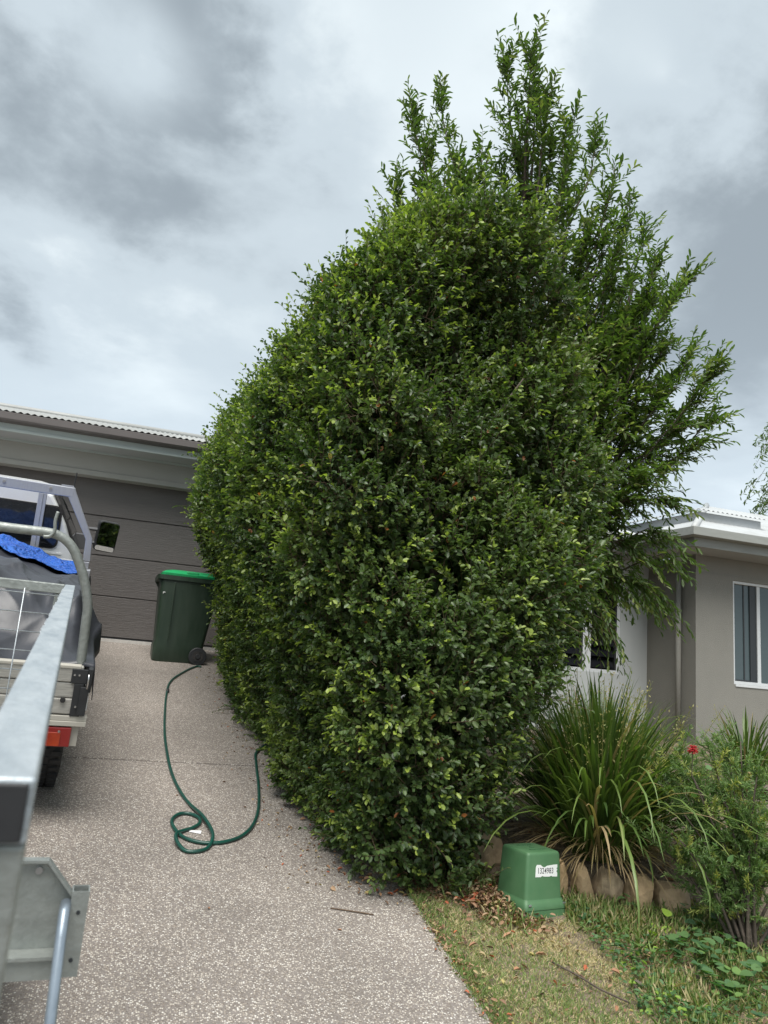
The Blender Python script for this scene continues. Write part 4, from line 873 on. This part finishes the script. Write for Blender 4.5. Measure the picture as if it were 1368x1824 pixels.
for px, py, dd, droop in TIPS:
    if px > 950: px = px-.10*(px-950)
    if droop < .15: py = py+26
    tip = pt(px, py, dd + random.uniform(-.25, .35)); 
    hgt = tip[2]; hz_ = np.hypot(tip[0]-3.1, tip[1]-6.3)
    z0 = max(1.8, hgt - .9 - hz_*(.9 if droop < .5 else .2)); z0 = min(z0, 6.4); i0 = np.argmin(abs(trp[:,2]-z0)); a = trp[i0]
    c1 = a*.45+tip*.55 + np.array([0,0,-.12+.55*droop]) + rng.normal(size=3)*.08
    if droop < .15: tip = tip - np.array([0,0,.26]); c1 = np.array([a[0]*.22+tip[0]*.78, a[1]*.22+tip[1]*.78, a[2]*.72+tip[2]*.28]) + rng.normal(size=3)*.06
     
    ts = np.linspace(0, 1, 12)[:,None]; path = (1-ts)**2*a + 2*ts*(1-ts)*c1 + ts**2*tip
    ln = np.linalg.norm(tip-a)
    bm_ = MB().tube([tuple(p) for p in path], list(np.linspace(.020, .004, 12)), 5)
    if bi < 40: adopt(tree, bm_.build('branch', 'bark', smooth=True))
    else: tm.v  # smaller boughs share the sprays below
    if bi >= 40: adopt(tree, bm_.build('branch', 'bark', smooth=True))
    bi += 1
    ntw = int((13 + 13*ln)*random.uniform(.6, 1.25))
    for k in range(ntw):
        f = 1-(random.random()**1.5)*.62*min(1, 1.7/ln); j = f*11; i1 = min(int(j), 10); b0 = path[i1]+(path[i1+1]-path[i1])*(j-i1)
        ax = path[min(i1+1,11)]-path[i1]; ax /= np.linalg.norm(ax)
        dv = ax*1.0 + rng.normal(size=3)*(.80 if f < .9 else .3) + np.array([0,0,.35-1.0*droop]); dv /= np.linalg.norm(dv)
        tl_ = random.uniform(.12, .38)*(1.0 if f < .95 else 1.15); m_ = int(7+tl_*24)
        s_ = np.linspace(.08, 1, m_)[:,None]; 
        sag = np.array([0,0,-.35*droop-.05])*tl_
        pos = b0 + dv*tl_*s_ + sag*s_**2
        tw_a.append(b0); tw_b.append(b0+dv*tl_+sag)
        sd_ = np.cross(dv, [0,0,1.]); sd_ /= np.linalg.norm(sd_)+1e-6; sg = np.where(np.arange(m_) % 2, 1, -1)[:,None]
        ld = sd_*sg*.75 + dv*.75 + rng.normal(size=(m_,3))*.33 + np.array([0,0,.05-.45*droop])
        L = rng.uniform(.045, .098, m_); W = L*rng.uniform(.22, .31, m_)
        yg = np.where(s_[:,0] > .75, rng.uniform(0, .7, m_)*(random.random() < .35), 0)
        TV.add(pos, ld, np.array([0,0,1.])+rng.normal(size=(m_,3))*.35, L, W, np.clip(rng.normal(.42, .22, m_), 0, 1), yg, fold=.15, curl=.16)
print('tree leaves', TV.n//6)
o = TV.build('foliage', 'leaf_tree'); adopt(tree, o); o['kind'] = 'stuff'
vs, fs = TV.sticks(np.array(tw_a), np.array(tw_b), .0022); o = np_mesh('twigs', vs, fs, 'twig'); adopt(tree, o); o['kind'] = 'stuff'

# ------------------------------------------------------------------ distant tree at the right edge
dt = empty('distant_tree', (12.3, 11.2, 1.3), label='drooping small-leaved tree at the edge beyond the white roof', cat='tree')
t_ = MB().tube(smooth_path([(12.3,11.2,1.0),(12.4,11.2,3.0),(12.2,11.1,4.8),(12.3,11.1,7.0)],4), list(np.linspace(.14,.04,13)), 8); adopt(dt, t_.build('trunk', 'bark', smooth=True))
DV = Leaves(); ta = []; tb_ = []
for k in range(520):
    a = random.uniform(0, 6.28); q = random.random()**.6; zc = random.uniform(5.0, 7.6); r_ = 1.75*q*math.sqrt(max(.15, 1-((zc-6.2)/1.6)**2))
    b0 = np.array([12.35+math.cos(a)*r_, 11.2+math.sin(a)*r_, zc]); dv = np.array([math.cos(a)*.5, math.sin(a)*.5, random.uniform(-.9,.5)]); tl_ = random.uniform(.3,.55); m_ = 16
    s_ = np.linspace(0, 1, m_)[:,None]; pos = b0+dv*tl_*s_+np.array([0,0,-.2])*s_**2; ta.append(b0-dv*.3); tb_.append(b0+dv*tl_+np.array([0,0,-.2]))
    L = rng.uniform(.07,.12,m_); DV.add(pos, rng.normal(size=(m_,3))*.5+np.array([0,0,-.45]), rand_unit(m_), L, L*.25, np.clip(rng.normal(.55,.22,m_),0,1), np.zeros(m_))
o = DV.build('foliage', 'leaf_tree'); adopt(dt, o); o['kind'] = 'stuff'
vs, fs = DV.sticks(np.array(ta), np.array(tb_), .004); o = np_mesh('twigs', vs, fs, 'twig'); adopt(dt, o); o['kind'] = 'stuff'

# ------------------------------------------------------------------ strappy plants
def blade_strip(b0, d0, L, w, bend, seg=8, twist=0):
    """one arching strap leaf as a strip of quads (folded along the midrib)"""
    az = np.array([d0[0], d0[1], 0]); az /= np.linalg.norm(az)+1e-6; side = np.array([-az[1], az[0], 0])
    p = np.array(b0, float); el = math.asin(max(-1, min(1, d0[2]))); vs = []; 
    for i in range(seg+1):
        f = i/seg; ww = w*(.75+.5*f if f < .35 else (.93 if f < .7 else .93*(1-((f-.7)/.3)**1.8)+.03))
        dr = az*math.cos(el)+np.array([0,0,math.sin(el)]); nrm_ = np.cross(side, dr)
        vs += [p-side*ww/2, p-nrm_*ww*.18, p+side*ww/2]
        p = p+dr*L/seg; el -= bend/seg*(.3+1.5*f)
    return np.array(vs)
def blade_faces(seg=8): return np.array([q for i in range(seg) for q in ((3*i,3*i+1,3*i+4,3*i+3),(3*i+1,3*i+2,3*i+5,3*i+4))])
def strap_plant(name, c, rad, nb, hmax, label, nlone, az_view, seedheads=30):
    root = empty(name, c, label=label, cat='plant'); BF = blade_faces()
    V_, F_, A_, T_ = [], [], [], []; k_ = 0
    for i in range(nb):
        a = random.uniform(0, 6.28); q = random.random()**.7; b0 = (math.cos(a)*rad*.45*q, math.sin(a)*rad*.45*q, 0)
        a2 = a+random.gauss(0, .5); lean = q*random.uniform(.25, 1.05); d0 = (math.cos(a2)*math.sin(lean), math.sin(a2)*math.sin(lean), math.cos(lean))
        L = hmax*random.uniform(.62, 1.0)*(1.0-.22*q+.25*(lean>.8)); bend = random.uniform(.15, 1.1)+lean*random.uniform(.3, 1.5)
        v_ = blade_strip(b0, d0, L, random.uniform(.012, .020), bend); V_.append(v_); F_.append(BF+k_); k_ += len(v_)
        dead = random.random() < (.16 if lean > .7 else .03); A_.append(np.full(len(v_), random.uniform(.96, 1) if dead else min(.93, max(0, random.gauss(.42, .25))))); T_.append(np.zeros(len(v_)))
    for i in range(nb//4):      # dry thatch hanging from the foot of the clump
        a = random.uniform(0, 6.28); lean = random.uniform(1.15, 1.5); b0 = (math.cos(a)*rad*.4, math.sin(a)*rad*.4, random.uniform(.02, .12))
        v_ = blade_strip(b0, (math.cos(a)*math.sin(lean), math.sin(a)*math.sin(lean), math.cos(lean)), hmax*random.uniform(.25, .5), random.uniform(.004, .009), random.uniform(.6, 1.5))
        V_.append(v_); F_.append(BF+k_); k_ += len(v_); A_.append(np.full(len(v_), random.uniform(.95, 1))); T_.append(np.zeros(len(v_)))
    o = np_mesh('leaves', np.concatenate(V_), np.concatenate(F_), 'leaf_strap', root, {'rnd': np.concatenate(A_), 'tint': np.concatenate(T_)}); o['kind'] = 'stuff'
    for i in range(nlone):     # arching leaves on the near side that stand out one by one
        a = az_view+random.uniform(-.75, 1.6); lean = random.uniform(.12, .95); d0 = (math.cos(a)*math.sin(lean), math.sin(a)*math.sin(lean), math.cos(lean))
        b0 = (math.cos(a)*rad*random.uniform(.1,.6), math.sin(a)*rad*random.uniform(.1,.6), 0)
        v_ = blade_strip(b0, d0, hmax*random.uniform(.55, 1.15), random.uniform(.010, .017), random.uniform(1.2, 3.0), seg=10)
        np_mesh('leaf', v_, blade_faces(10), 'leaf_strap', root, {'rnd': np.full(len(v_), random.uniform(.6, .93)), 'tint': np.zeros(len(v_))})
    sh = Leaves(); a_, b_ = [], []
    for i in range(seedheads):
        a = random.uniform(0, 6.28); lean = random.uniform(.05, .55); dv = np.array([math.cos(a)*math.sin(lean), math.sin(a)*math.sin(lean), math.cos(lean)]); L = hmax*random.uniform(.6, .98)
        b0 = np.array([math.cos(a), math.sin(a), 0])*rad*.25; tip = b0+dv*L+np.array([0,0,-.05]); a_.append(b0); b_.append(tip); m_ = 46
        s_ = rng.uniform(.55, 1, m_)[:,None]; pos = b0+(tip-b0)*s_+rng.normal(size=(m_,3))*.012
        l_ = rng.uniform(.010,.020,m_); sh.add(pos, dv*.8+rng.normal(size=(m_,3))*.6, rand_unit(m_), l_, l_*.4, rng.uniform(.85, 1, m_), rng.uniform(.3, 1, m_))
    if seedheads:
        o = sh.build('seed_heads', 'leaf_strap', root); o['kind'] = 'stuff'
        vs, fs = sh.sticks(np.array(a_), np.array(b_), .0025); o = np_mesh('flower_stems', vs, fs, 'leaf_strap', root, {'rnd': np.full(len(vs), .9), 'tint': np.full(len(vs), .5)}); o['kind'] = 'stuff'
    return root
strap_plant('mat_rush', (2.62, 4.10, .84), .44, 1150, 1.12, 'large clump of arching strappy leaves between hedge and flowering shrub', 42, R(-115), 95)
strap_plant('mat_rush', (4.95, 5.55, float(gh(4.95,5.55))-.02), .30, 240, .85, 'smaller dark strappy clump by the house wall under the sliding window', 12, R(-120), 4)
strap_plant('mat_rush', (3.75, 6.3, float(gh(3.75,6.3))-.02), .28, 160, .85, 'strappy clump at the foot of the downpipe corner', 6, R(-120), 8)

# ------------------------------------------------------------------ grevillea shrub with one red flower
gr = empty('flowering_shrub', (2.86, 3.28, float(gh(2.86,3.28))), label='wispy fine-leaved shrub with one red flower at the bed edge', cat='shrub')
GV = Leaves(); ga, gb = [], []; st_ = MB()
for k in range(26):
    a = random.uniform(0, 6.28); r_ = random.uniform(.08, .55); hh_ = random.uniform(.30, 1.0)*(1-.25*r_)
    tip = np.array([math.cos(a)*r_+.05, math.sin(a)*r_*.8, hh_]); b0 = np.array([random.uniform(-.05,.05)+.04, random.uniform(-.05,.05), -.02])
    c1 = b0*.5+tip*.5+np.array([-math.cos(a)*.06, -math.sin(a)*.06, .06]); ts = np.linspace(0,1,9)[:,None]; path = (1-ts)**2*b0+2*ts*(1-ts)*c1+ts**2*tip
    st_.tube([tuple(p) for p in path], list(np.linspace(.010,.003,9)), 6)
    for j in range(34):
        f = random.uniform(.25, 1); jj = f*8; i1 = min(int(jj),7); p0 = path[i1]+(path[i1+1]-path[i1])*(jj-i1)
        dv = rng.normal(size=3)*.6+np.array([0,0,.5])+(path[-1]-path[0])*.4; dv /= np.linalg.norm(dv); tl_ = random.uniform(.07,.17); ga.append(p0); gb.append(p0+dv*tl_); m_ = 44
        s_ = rng.uniform(.15,1,m_)[:,None]; pos = p0+dv*tl_*s_; ld = dv*.75+rng.normal(size=(m_,3))*.55; L = rng.uniform(.018,.032,m_)
        GV.add(pos, ld, rand_unit(m_), L, L*.14+.0012, np.clip(rng.normal(.5,.25,m_),0,1), np.full(m_, 0 if random.random() > .16 else random.uniform(.3,.9)))
adopt_local = lambda o: setattr(o, 'parent', gr)
o = st_.build('stems', 'bark', gr, smooth=True)
o = GV.build('foliage', 'leaf_grev', gr); o['kind'] = 'stuff'
vs, fs = GV.sticks(np.array(ga), np.array(gb), .0013); o = np_mesh('twigs', vs, fs, 'twig', gr); o['kind'] = 'stuff'
fl = MB(); fc_ = Vector(tuple(pt(1234,1336,3.75))) - Vector(gr.location)
for k in range(46):
    dv = Vector(tuple(rand_unit(1)[0])); dv.z = dv.z*.8+.1; s2 = dv.cross(Vector((0,0,1))).normalized()
    fl.tube([fc_+dv*.004, fc_+dv*.018+Vector((0,0,.003)), fc_+dv*.027+s2*.006-Vector((0,0,.002)), fc_+dv*.022+s2*.012], [.0016,.002,.0018,.001], 5)
fl.build('flower', 'red_flower', gr, smooth=True)
fs_ = MB().tube([tuple(fc_), tuple(fc_+Vector((.01,.02,-.12))), (.0,.03,.35)], [.002,.003,.006], 6).build('flower_stem', 'bark', gr)

# ------------------------------------------------------------------ rocks
def rock(c, s, rz, m, label, seed, name='rock', rough=.0, pw=6):
    """a split stone: a rounded block cut by random planes, then roughened"""
    bm = bmesh.new(); bmesh.ops.create_icosphere(bm, subdivisions=5, radius=1); w2 = waves(seed+50, 12, 4, 9); w3 = waves(seed+90, 16, 14, 34)
    r_ = np.random.default_rng(seed*7+1); pn = r_.normal(size=(20,3)); pn /= np.linalg.norm(pn, axis=1, keepdims=True); pd = r_.uniform(.80, 1.12, 20)
    q = np.array([tuple(v_.co) for v_ in bm.verts]); base_ = 1/(np.abs(q)**pw).sum(1)**(1/pw)
    cut = (pd[None]/np.maximum(q @ pn.T, 1e-3)).min(1); k = np.minimum(base_, cut*1.0); k = k*(1+.03*w2(q)+.012*w3(q))
    for v_, kk, qq in zip(bm.verts, k, q): v_.co = Vector(tuple(qq*kk*np.array(s)*np.array([.95,1,1])))
    me = bpy.data.meshes.new(name); bm.to_mesh(me); bm.free(); me.polygons.foreach_set('use_smooth', [True]*len(me.polygons)); me.set_sharp_from_angle(angle=R(26)); me.materials.append(M[m])
    o = bpy.data.objects.new(name, me); COL.objects.link(o); o.location = c; o.rotation_euler = (random.uniform(-.1,.1), random.uniform(-.1,.1), rz); return tag(o, label, 'rock')
rock((1.93,4.16,.83), (.115,.10,.12), .3, 'rock', 'rounded brown rock behind the green pillar under the hedge', 1, rough=.08, pw=2.6)
rock((2.23,3.88,.745), (.06,.07,.125), .2, 'rock', 'narrow pale sandstone block immediately beside the green pillar', 2)
rock((2.355,3.84,.73), (.058,.07,.125), -.1, 'rock', 'narrow ochre sandstone block, second along from the pillar', 3)
rock((2.48,3.80,.735), (.062,.08,.12), .1, 'rock', 'tan sandstone block under the middle of the strappy clump', 4)
rock((2.62,3.72,.72), (.068,.09,.115), -.25, 'rock', 'grey-brown sandstone block under dry thatch of strappy clump', 5)
rock((2.79,3.68,.70), (.095,.10,.105), -.1, 'rock', 'broad orange sandstone block beside the flowering shrub stems', 6)
rock((4.35,4.9,.97), (.20,.15,.12), .2, 'rock_dark', 'dark flat boulder in the bed behind the red flower', 8)
rock((4.8,5.2,1.13), (.20,.13,.05), .1, 'rock_dark', 'flat stone on top of the dark boulder', 9)
rock((3.62,4.35,.92), (.12,.10,.09), .5, 'rock_dark', 'small dark boulder beside the strappy clump', 10)
rock((2.14,3.04,.575), (.020,.018,.022), .5, 'rock_dark', 'small grey stone on the lawn near the fallen stick', 11)
rock((2.29,2.92,.548), (.032,.022,.012), .5, 'rock', 'small flat tan stone among the creeping vine leaves', 12)
rock((2.60,3.42,.645), (.10,.05,.018), .2, 'rock_dark', 'flat grey stone lying on soil below the shrub', 13)

# ------------------------------------------------------------------ lawn, weeds, litter
wp = waves(21, 10, 1.2, 3.0); wp2 = waves(22, 10, 6, 14)
def edge_y(x): return 4.02 - 0.33*np.clip(x-2.0, 0, 1.6)
n = 190000
gx = rng.uniform(1.385, 4.4, n); gy = rng.uniform(1.6, 4.25, n)
P2 = np.stack([gx, gy, np.zeros(n)], -1); pat = wp(P2)*.5 + wp2(P2)*.25
dry = np.clip(.62 + .38*pat + .28*np.exp(-((gx-(1.85+.35*(3.6-gy)))/.22)**2) - .45*sstep(.10, .02, gx-1.42), 0, 1)
near_bed = sstep(.0, .45, edge_y(gx)-gy)
keep = (gy < edge_y(gx)) & (rng.random(n) < np.where(gx > 2.45, .42, 1.0)*(.35+.65*near_bed))
keep &= ~((abs(gx-1.985) < .14) & (abs(gy-3.715) < .14))
gx, gy, dry = gx[keep], gy[keep], dry[keep]; n = len(gx)
gz = np.where(gx < 1.406, SL*gy, gh(gx, gy))+.012*np.sin(gx*9+gy*3)*np.sin(gy*8)-.004
G = Leaves(); pos = np.stack([gx, gy, gz], -1); isdry = rng.random(n) < dry
ld = rng.normal(size=(n,3))*.75; ld[:,2] = np.abs(ld[:,2])*.5+np.where(isdry, .25, .75); L = rng.uniform(.014, .036, n)*np.where(isdry, .9, 1)*np.where(gx > 2.5, 1.3, 1); 
G.add(pos, ld, rand_unit(n), L, np.full(n, .0026), np.where(isdry, rng.uniform(.55, 1, n), rng.uniform(0, .5, n)), np.zeros(n))
# longer tufts around the pillar, under the hedge and in the weeds
n = 8000; c = rng.integers(0, 47, n); cen = np.array([[1.72,3.95],[1.80,4.02],[1.68,3.85],[1.78,3.88],[1.83,3.62],[1.84,3.56],[2.20,3.66],[2.24,3.60],[2.22,3.62],[2.3,3.58],[2.3,3.70],[2.42,3.64],[2.52,3.60],[2.66,3.56],[2.8,3.50]]+[[random.uniform(2.1,3.3), random.uniform(2.5,3.6)] for _ in range(32)])
p = cen[c]+rng.normal(size=(n,2))*.062; p[:,1] = np.minimum(p[:,1], 4.15)
inb = (abs(p[:,0]-1.985) < .15) & (abs(p[:,1]-3.715) < .15); p = p[~inb]; n = len(p)
pos = np.stack([p[:,0], p[:,1], gh(p[:,0], p[:,1])], -1); ld = rng.normal(size=(n,3))*.6; ld[:,2] = 1
L = rng.uniform(.02, .085, n); G.add(pos, ld, rand_unit(n), L, np.full(n, .0028), rng.uniform(.05, .75, n), np.zeros(n), curl=.3)
# small broad-leaved weeds among the grass
n = 2600; c = rng.integers(0, 70, n); cen = np.stack([rng.uniform(2.0, 3.6, 70), rng.uniform(2.3, 3.65, 70)], -1); p = cen[c]+rng.normal(size=(n,2))*.06
ok_ = (p[:,1] < edge_y(p[:,0])-.03) & (p[:,0] > 1.95+(p[:,1]-2.3)*.15); p = p[ok_]; n = len(p)
WD = Leaves(); ld = rng.normal(size=(n,3)); ld[:,2] = np.abs(ld[:,2])*.3; L = rng.uniform(.012, .032, n)
WD.add(np.stack([p[:,0], p[:,1], gh(p[:,0], p[:,1])+rng.uniform(.005,.05,n)], -1), ld, np.array([0,0,1.])+rng.normal(size=(n,3))*.35, L, L*rng.uniform(.5,.85,n), rng.random(n), (rng.random(n) < .08)*.6)
o = WD.build('weeds', 'leaf_vine'); tag(o, 'low broad-leaved weeds mixed into the grass', kind='stuff')
o = G.build('lawn_grass', 'grass'); tag(o, 'patchy green and straw coloured lawn grass', kind='stuff')

def litter_at(cx, cy, sx, sy, n, zj=.03):
    x = rng.normal(cx, sx, n); y = rng.normal(cy, sy, n); return x, y
Lt = Leaves()
def litter(x, y, zj=.02, s0=.018, s1=.038, onslab=False):
    n = len(x); z = (SL*y if onslab else gh(x, y))+.004+rng.random(n)*zj
    d_ = rng.normal(size=(n,3)); d_[:,2] *= .25; L = rng.uniform(s0, s1, n); upv = np.array([0,0,1.])+rng.normal(size=(n,3))*.35
    Lt.add(np.stack([x, y, z], -1), d_, upv, L, L*rng.uniform(.35, .6, n), rng.random(n)**.8, np.where(rng.random(n) < .06, .9, 0), fold=.35, curl=.25)
litter(*litter_at(1.80, 3.72, .07, .10, 900), zj=.05); litter(*litter_at(1.62, 3.95, .12, .12, 500)); litter(*litter_at(1.9, 3.62, .05, .10, 250))
y = rng.uniform(1.7, 4.0, 850); litter(1.42+rng.normal(size=850)*.03, y, .010, .010, .024)
x = rng.uniform(1.4, 2.5, 420); litter(x, rng.uniform(1.8, 3.8, 420), .03, .015, .034)
litter(rng.uniform(2.2, 3.8, 1400), rng.uniform(2.4, 4.3, 1400), .02)
litter(rng.uniform(2.0, 6.0, 1500), rng.uniform(4.0, 7.9, 1500), .02)
litter(rng.uniform(1.0, 2.0, 1500), rng.uniform(3.8, 8.5, 1500), .02)
yy = rng.uniform(3.85, 9, 420); litter(.95+rng.normal(size=420)*.12-.03*(yy-4), yy, .004, .010, .024, True)
o = Lt.build('leaf_litter', 'litter'); tag(o, 'brown fallen leaf litter around pillar, hedge foot and driveway edge', kind='stuff')

# single fallen leaves
tpl = leaf_quads(1, .5, .35, .2); me = bpy.data.meshes.new('fallen_leaf'); me.from_pydata([tuple(v_) for v_ in tpl], [], [tuple(q) for q in LQ]); me.materials.append(M['dry_leaf'])
sp = [(1.55,3.35),(1.66,3.15),(1.73,2.75),(1.86,2.62),(1.75,3.42),(1.95,2.9),(1.62,2.95),(2.05,2.7),(1.83,3.25),(1.52,2.6),(1.98,3.33),(2.2,2.6),(2.42,2.75),(2.55,2.62),(2.33,2.85),(1.6,2.35),(1.9,2.4),(2.1,3.1),(1.7,3.6),(2.02,3.4)]
for i, (x, y) in enumerate(sp):
    o = bpy.data.objects.new('fallen_leaf', me); COL.objects.link(o); o.location = (x, y, float(gh(x, y))+.022); s_ = random.uniform(.03, .045); o.scale = (s_, s_, s_)
    o.rotation_euler = (random.uniform(-.4,.4), random.uniform(-.4,.4), random.uniform(0, 6.28)); tag(o, 'single curled orange-brown dead leaf lying on the lawn', 'leaf', 'dead leaves scattered on the lawn')
# small bits on the driveway
me2 = me.copy(); me2.materials.clear(); me2.materials.append(M['leaf_vine'])
for nm, mesh_, spots, lab, grp in (('fallen_leaf', me, [(.30,5.02),(.42,3.70),(1.05,3.9),(.98,3.5)], 'small brown dead leaf lying on the aggregate driveway', 'dead leaves on the driveway'),):
    for x, y in spots:
        o = bpy.data.objects.new(nm, mesh_); COL.objects.link(o); o.location = (x, y, SL*y+.004); o.scale = (.022,.022,.022); o.rotation_euler = (math.atan(SL), 0, random.uniform(0,6.28)); tag(o, lab, 'leaf', grp)
stk = MB().tube(smooth_path([(1.84,3.22,gh(1.84,3.22)+.012),(1.90,3.10,gh(1.9,3.1)+.02),(1.95,3.02,gh(1.95,3.02)+.014),(2.03,2.93,gh(2.03,2.93)+.012)],3), .004, 6).build('fallen_stick', 'bark', smooth=True)
tag(stk, 'thin dark fallen stick lying on the dry lawn', 'stick')
# twig on the slab
stk = MB().tube(smooth_path([(.97,3.69,SL*3.69+.004),(1.06,3.66,SL*3.66+.006),(1.16,3.63,SL*3.63+.004)],3), .003, 5).build('fallen_stick', 'twig', smooth=True)
tag(stk, 'thin brown twig on the driveway below the hedge corner', 'stick')

# creeping vine with broad leaves in the lower right corner
cv = empty('creeping_vine', (2.6, 2.95, float(gh(2.6,2.95))), label='creeping vine with broad green leaves spreading over soil in front of shrub', cat='vine')
def heart(bright):
    ol = [(0,0),(.20,-.06),(.42,.04),(.50,.28),(.42,.55),(.22,.82),(0,1.0),(-.22,.82),(-.42,.55),(-.50,.28),(-.42,.04),(-.20,-.06)]
    vs = [(0,.35,-.05)]+[(x, y, .10*abs(x)*2-.08*y*y) for x, y in ol]; fs = [(0,i+1,(i+1)%12+1) for i in range(12)]
    me_ = bpy.data.meshes.new('leaf'); me_.from_pydata(vs, [], fs); me_.materials.append(M['leaf_vine'])
    for a, vv in (('rnd', bright[0]), ('tint', bright[1])):
        at = me_.attributes.new(a, 'FLOAT', 'POINT'); at.data.foreach_set('value', [vv]*len(vs))
    me_.polygons.foreach_set('use_smooth', [True]*12); return me_
hm = [heart((.1,0)), heart((.45,0)), heart((.75,0)), heart((.9,.15)), heart((.9,.8))]
stems = MB(); cnt = 0
def put_leaf(x, y, z, s_, rx, rz, k):
    o = bpy.data.objects.new('leaf', hm[k]); COL.objects.link(o); o.parent = cv; o.location = Vector((x, y, z)) - Vector(cv.location); o.scale = (s_, s_, s_)
    o.rotation_euler = (rx, random.uniform(-.3,.3), rz)
for v_ in range(60):
    x, y = random.uniform(2.1, 3.2), random.uniform(2.4, 3.35)
    if x-2.12 < (y-2.35)*.45: x += .35
    a = random.uniform(0, 6.28); pts = []
    for j in range(6):
        z = float(gh(x, y))+random.uniform(.015,.06); pts.append((x, y, z))
        if cnt < 290 and y < edge_y(x)-.05:
            for q in range(random.choice((1,1,3))):
                put_leaf(x+random.uniform(-.012,.012), y+random.uniform(-.012,.012), z+.02+random.random()*.02, random.uniform(.026,.055), random.uniform(-.1,.55), a+q*2.1+random.uniform(-.4,.4), random.choice((0,0,1,1,2,2,3))); cnt += 1
        x += math.cos(a)*.075; y += math.sin(a)*.075; a += random.uniform(-.6,.6)
    stems.add([], []); stems.tube([(p_[0]-cv.location[0], p_[1]-cv.location[1], p_[2]-cv.location[2]) for p_ in pts], .0016, 4, cap=False)
for (px, py, dd, s_) in [(1172,1665,3.7,.055),(1180,1690,3.65,.05),(1192,1632,3.75,.05),(1163,1703,3.6,.05),(1120,1598,3.9,.04),(1112,1615,3.9,.04),(1132,1612,3.9,.045),(1130,1632,3.9,.045),(1100,1600,3.9,.04)]:
    p_ = pt(px, py, dd); put_leaf(p_[0], p_[1], max(p_[2], float(gh(p_[0],p_[1]))+.03), s_, random.uniform(.2,.8), random.uniform(0,6.28), 4 if px > 1150 else 2)
o = stems.build('stems', 'leaf_vine', cv); o['kind'] = 'stuff' 
for a, vv in (('rnd', .3), ('tint', .2)):
    at = o.data.attributes.new(a, 'FLOAT', 'POINT'); at.data.foreach_set('value', [vv]*len(o.data.vertices))
for (px, py, dd, s_) in [(1237,1420,3.7,.03),(1270,1410,3.6,.035),(1262,1370,3.6,.03),(1265,1490,3.5,.04),(1278,1510,3.5,.035),(1300,1535,3.5,.035)]:
    p_ = pt(px, py, dd); put_leaf(p_[0], p_[1], p_[2], s_, random.uniform(.4,1.2), random.uniform(0,6.28), 2)
print('done', cnt)
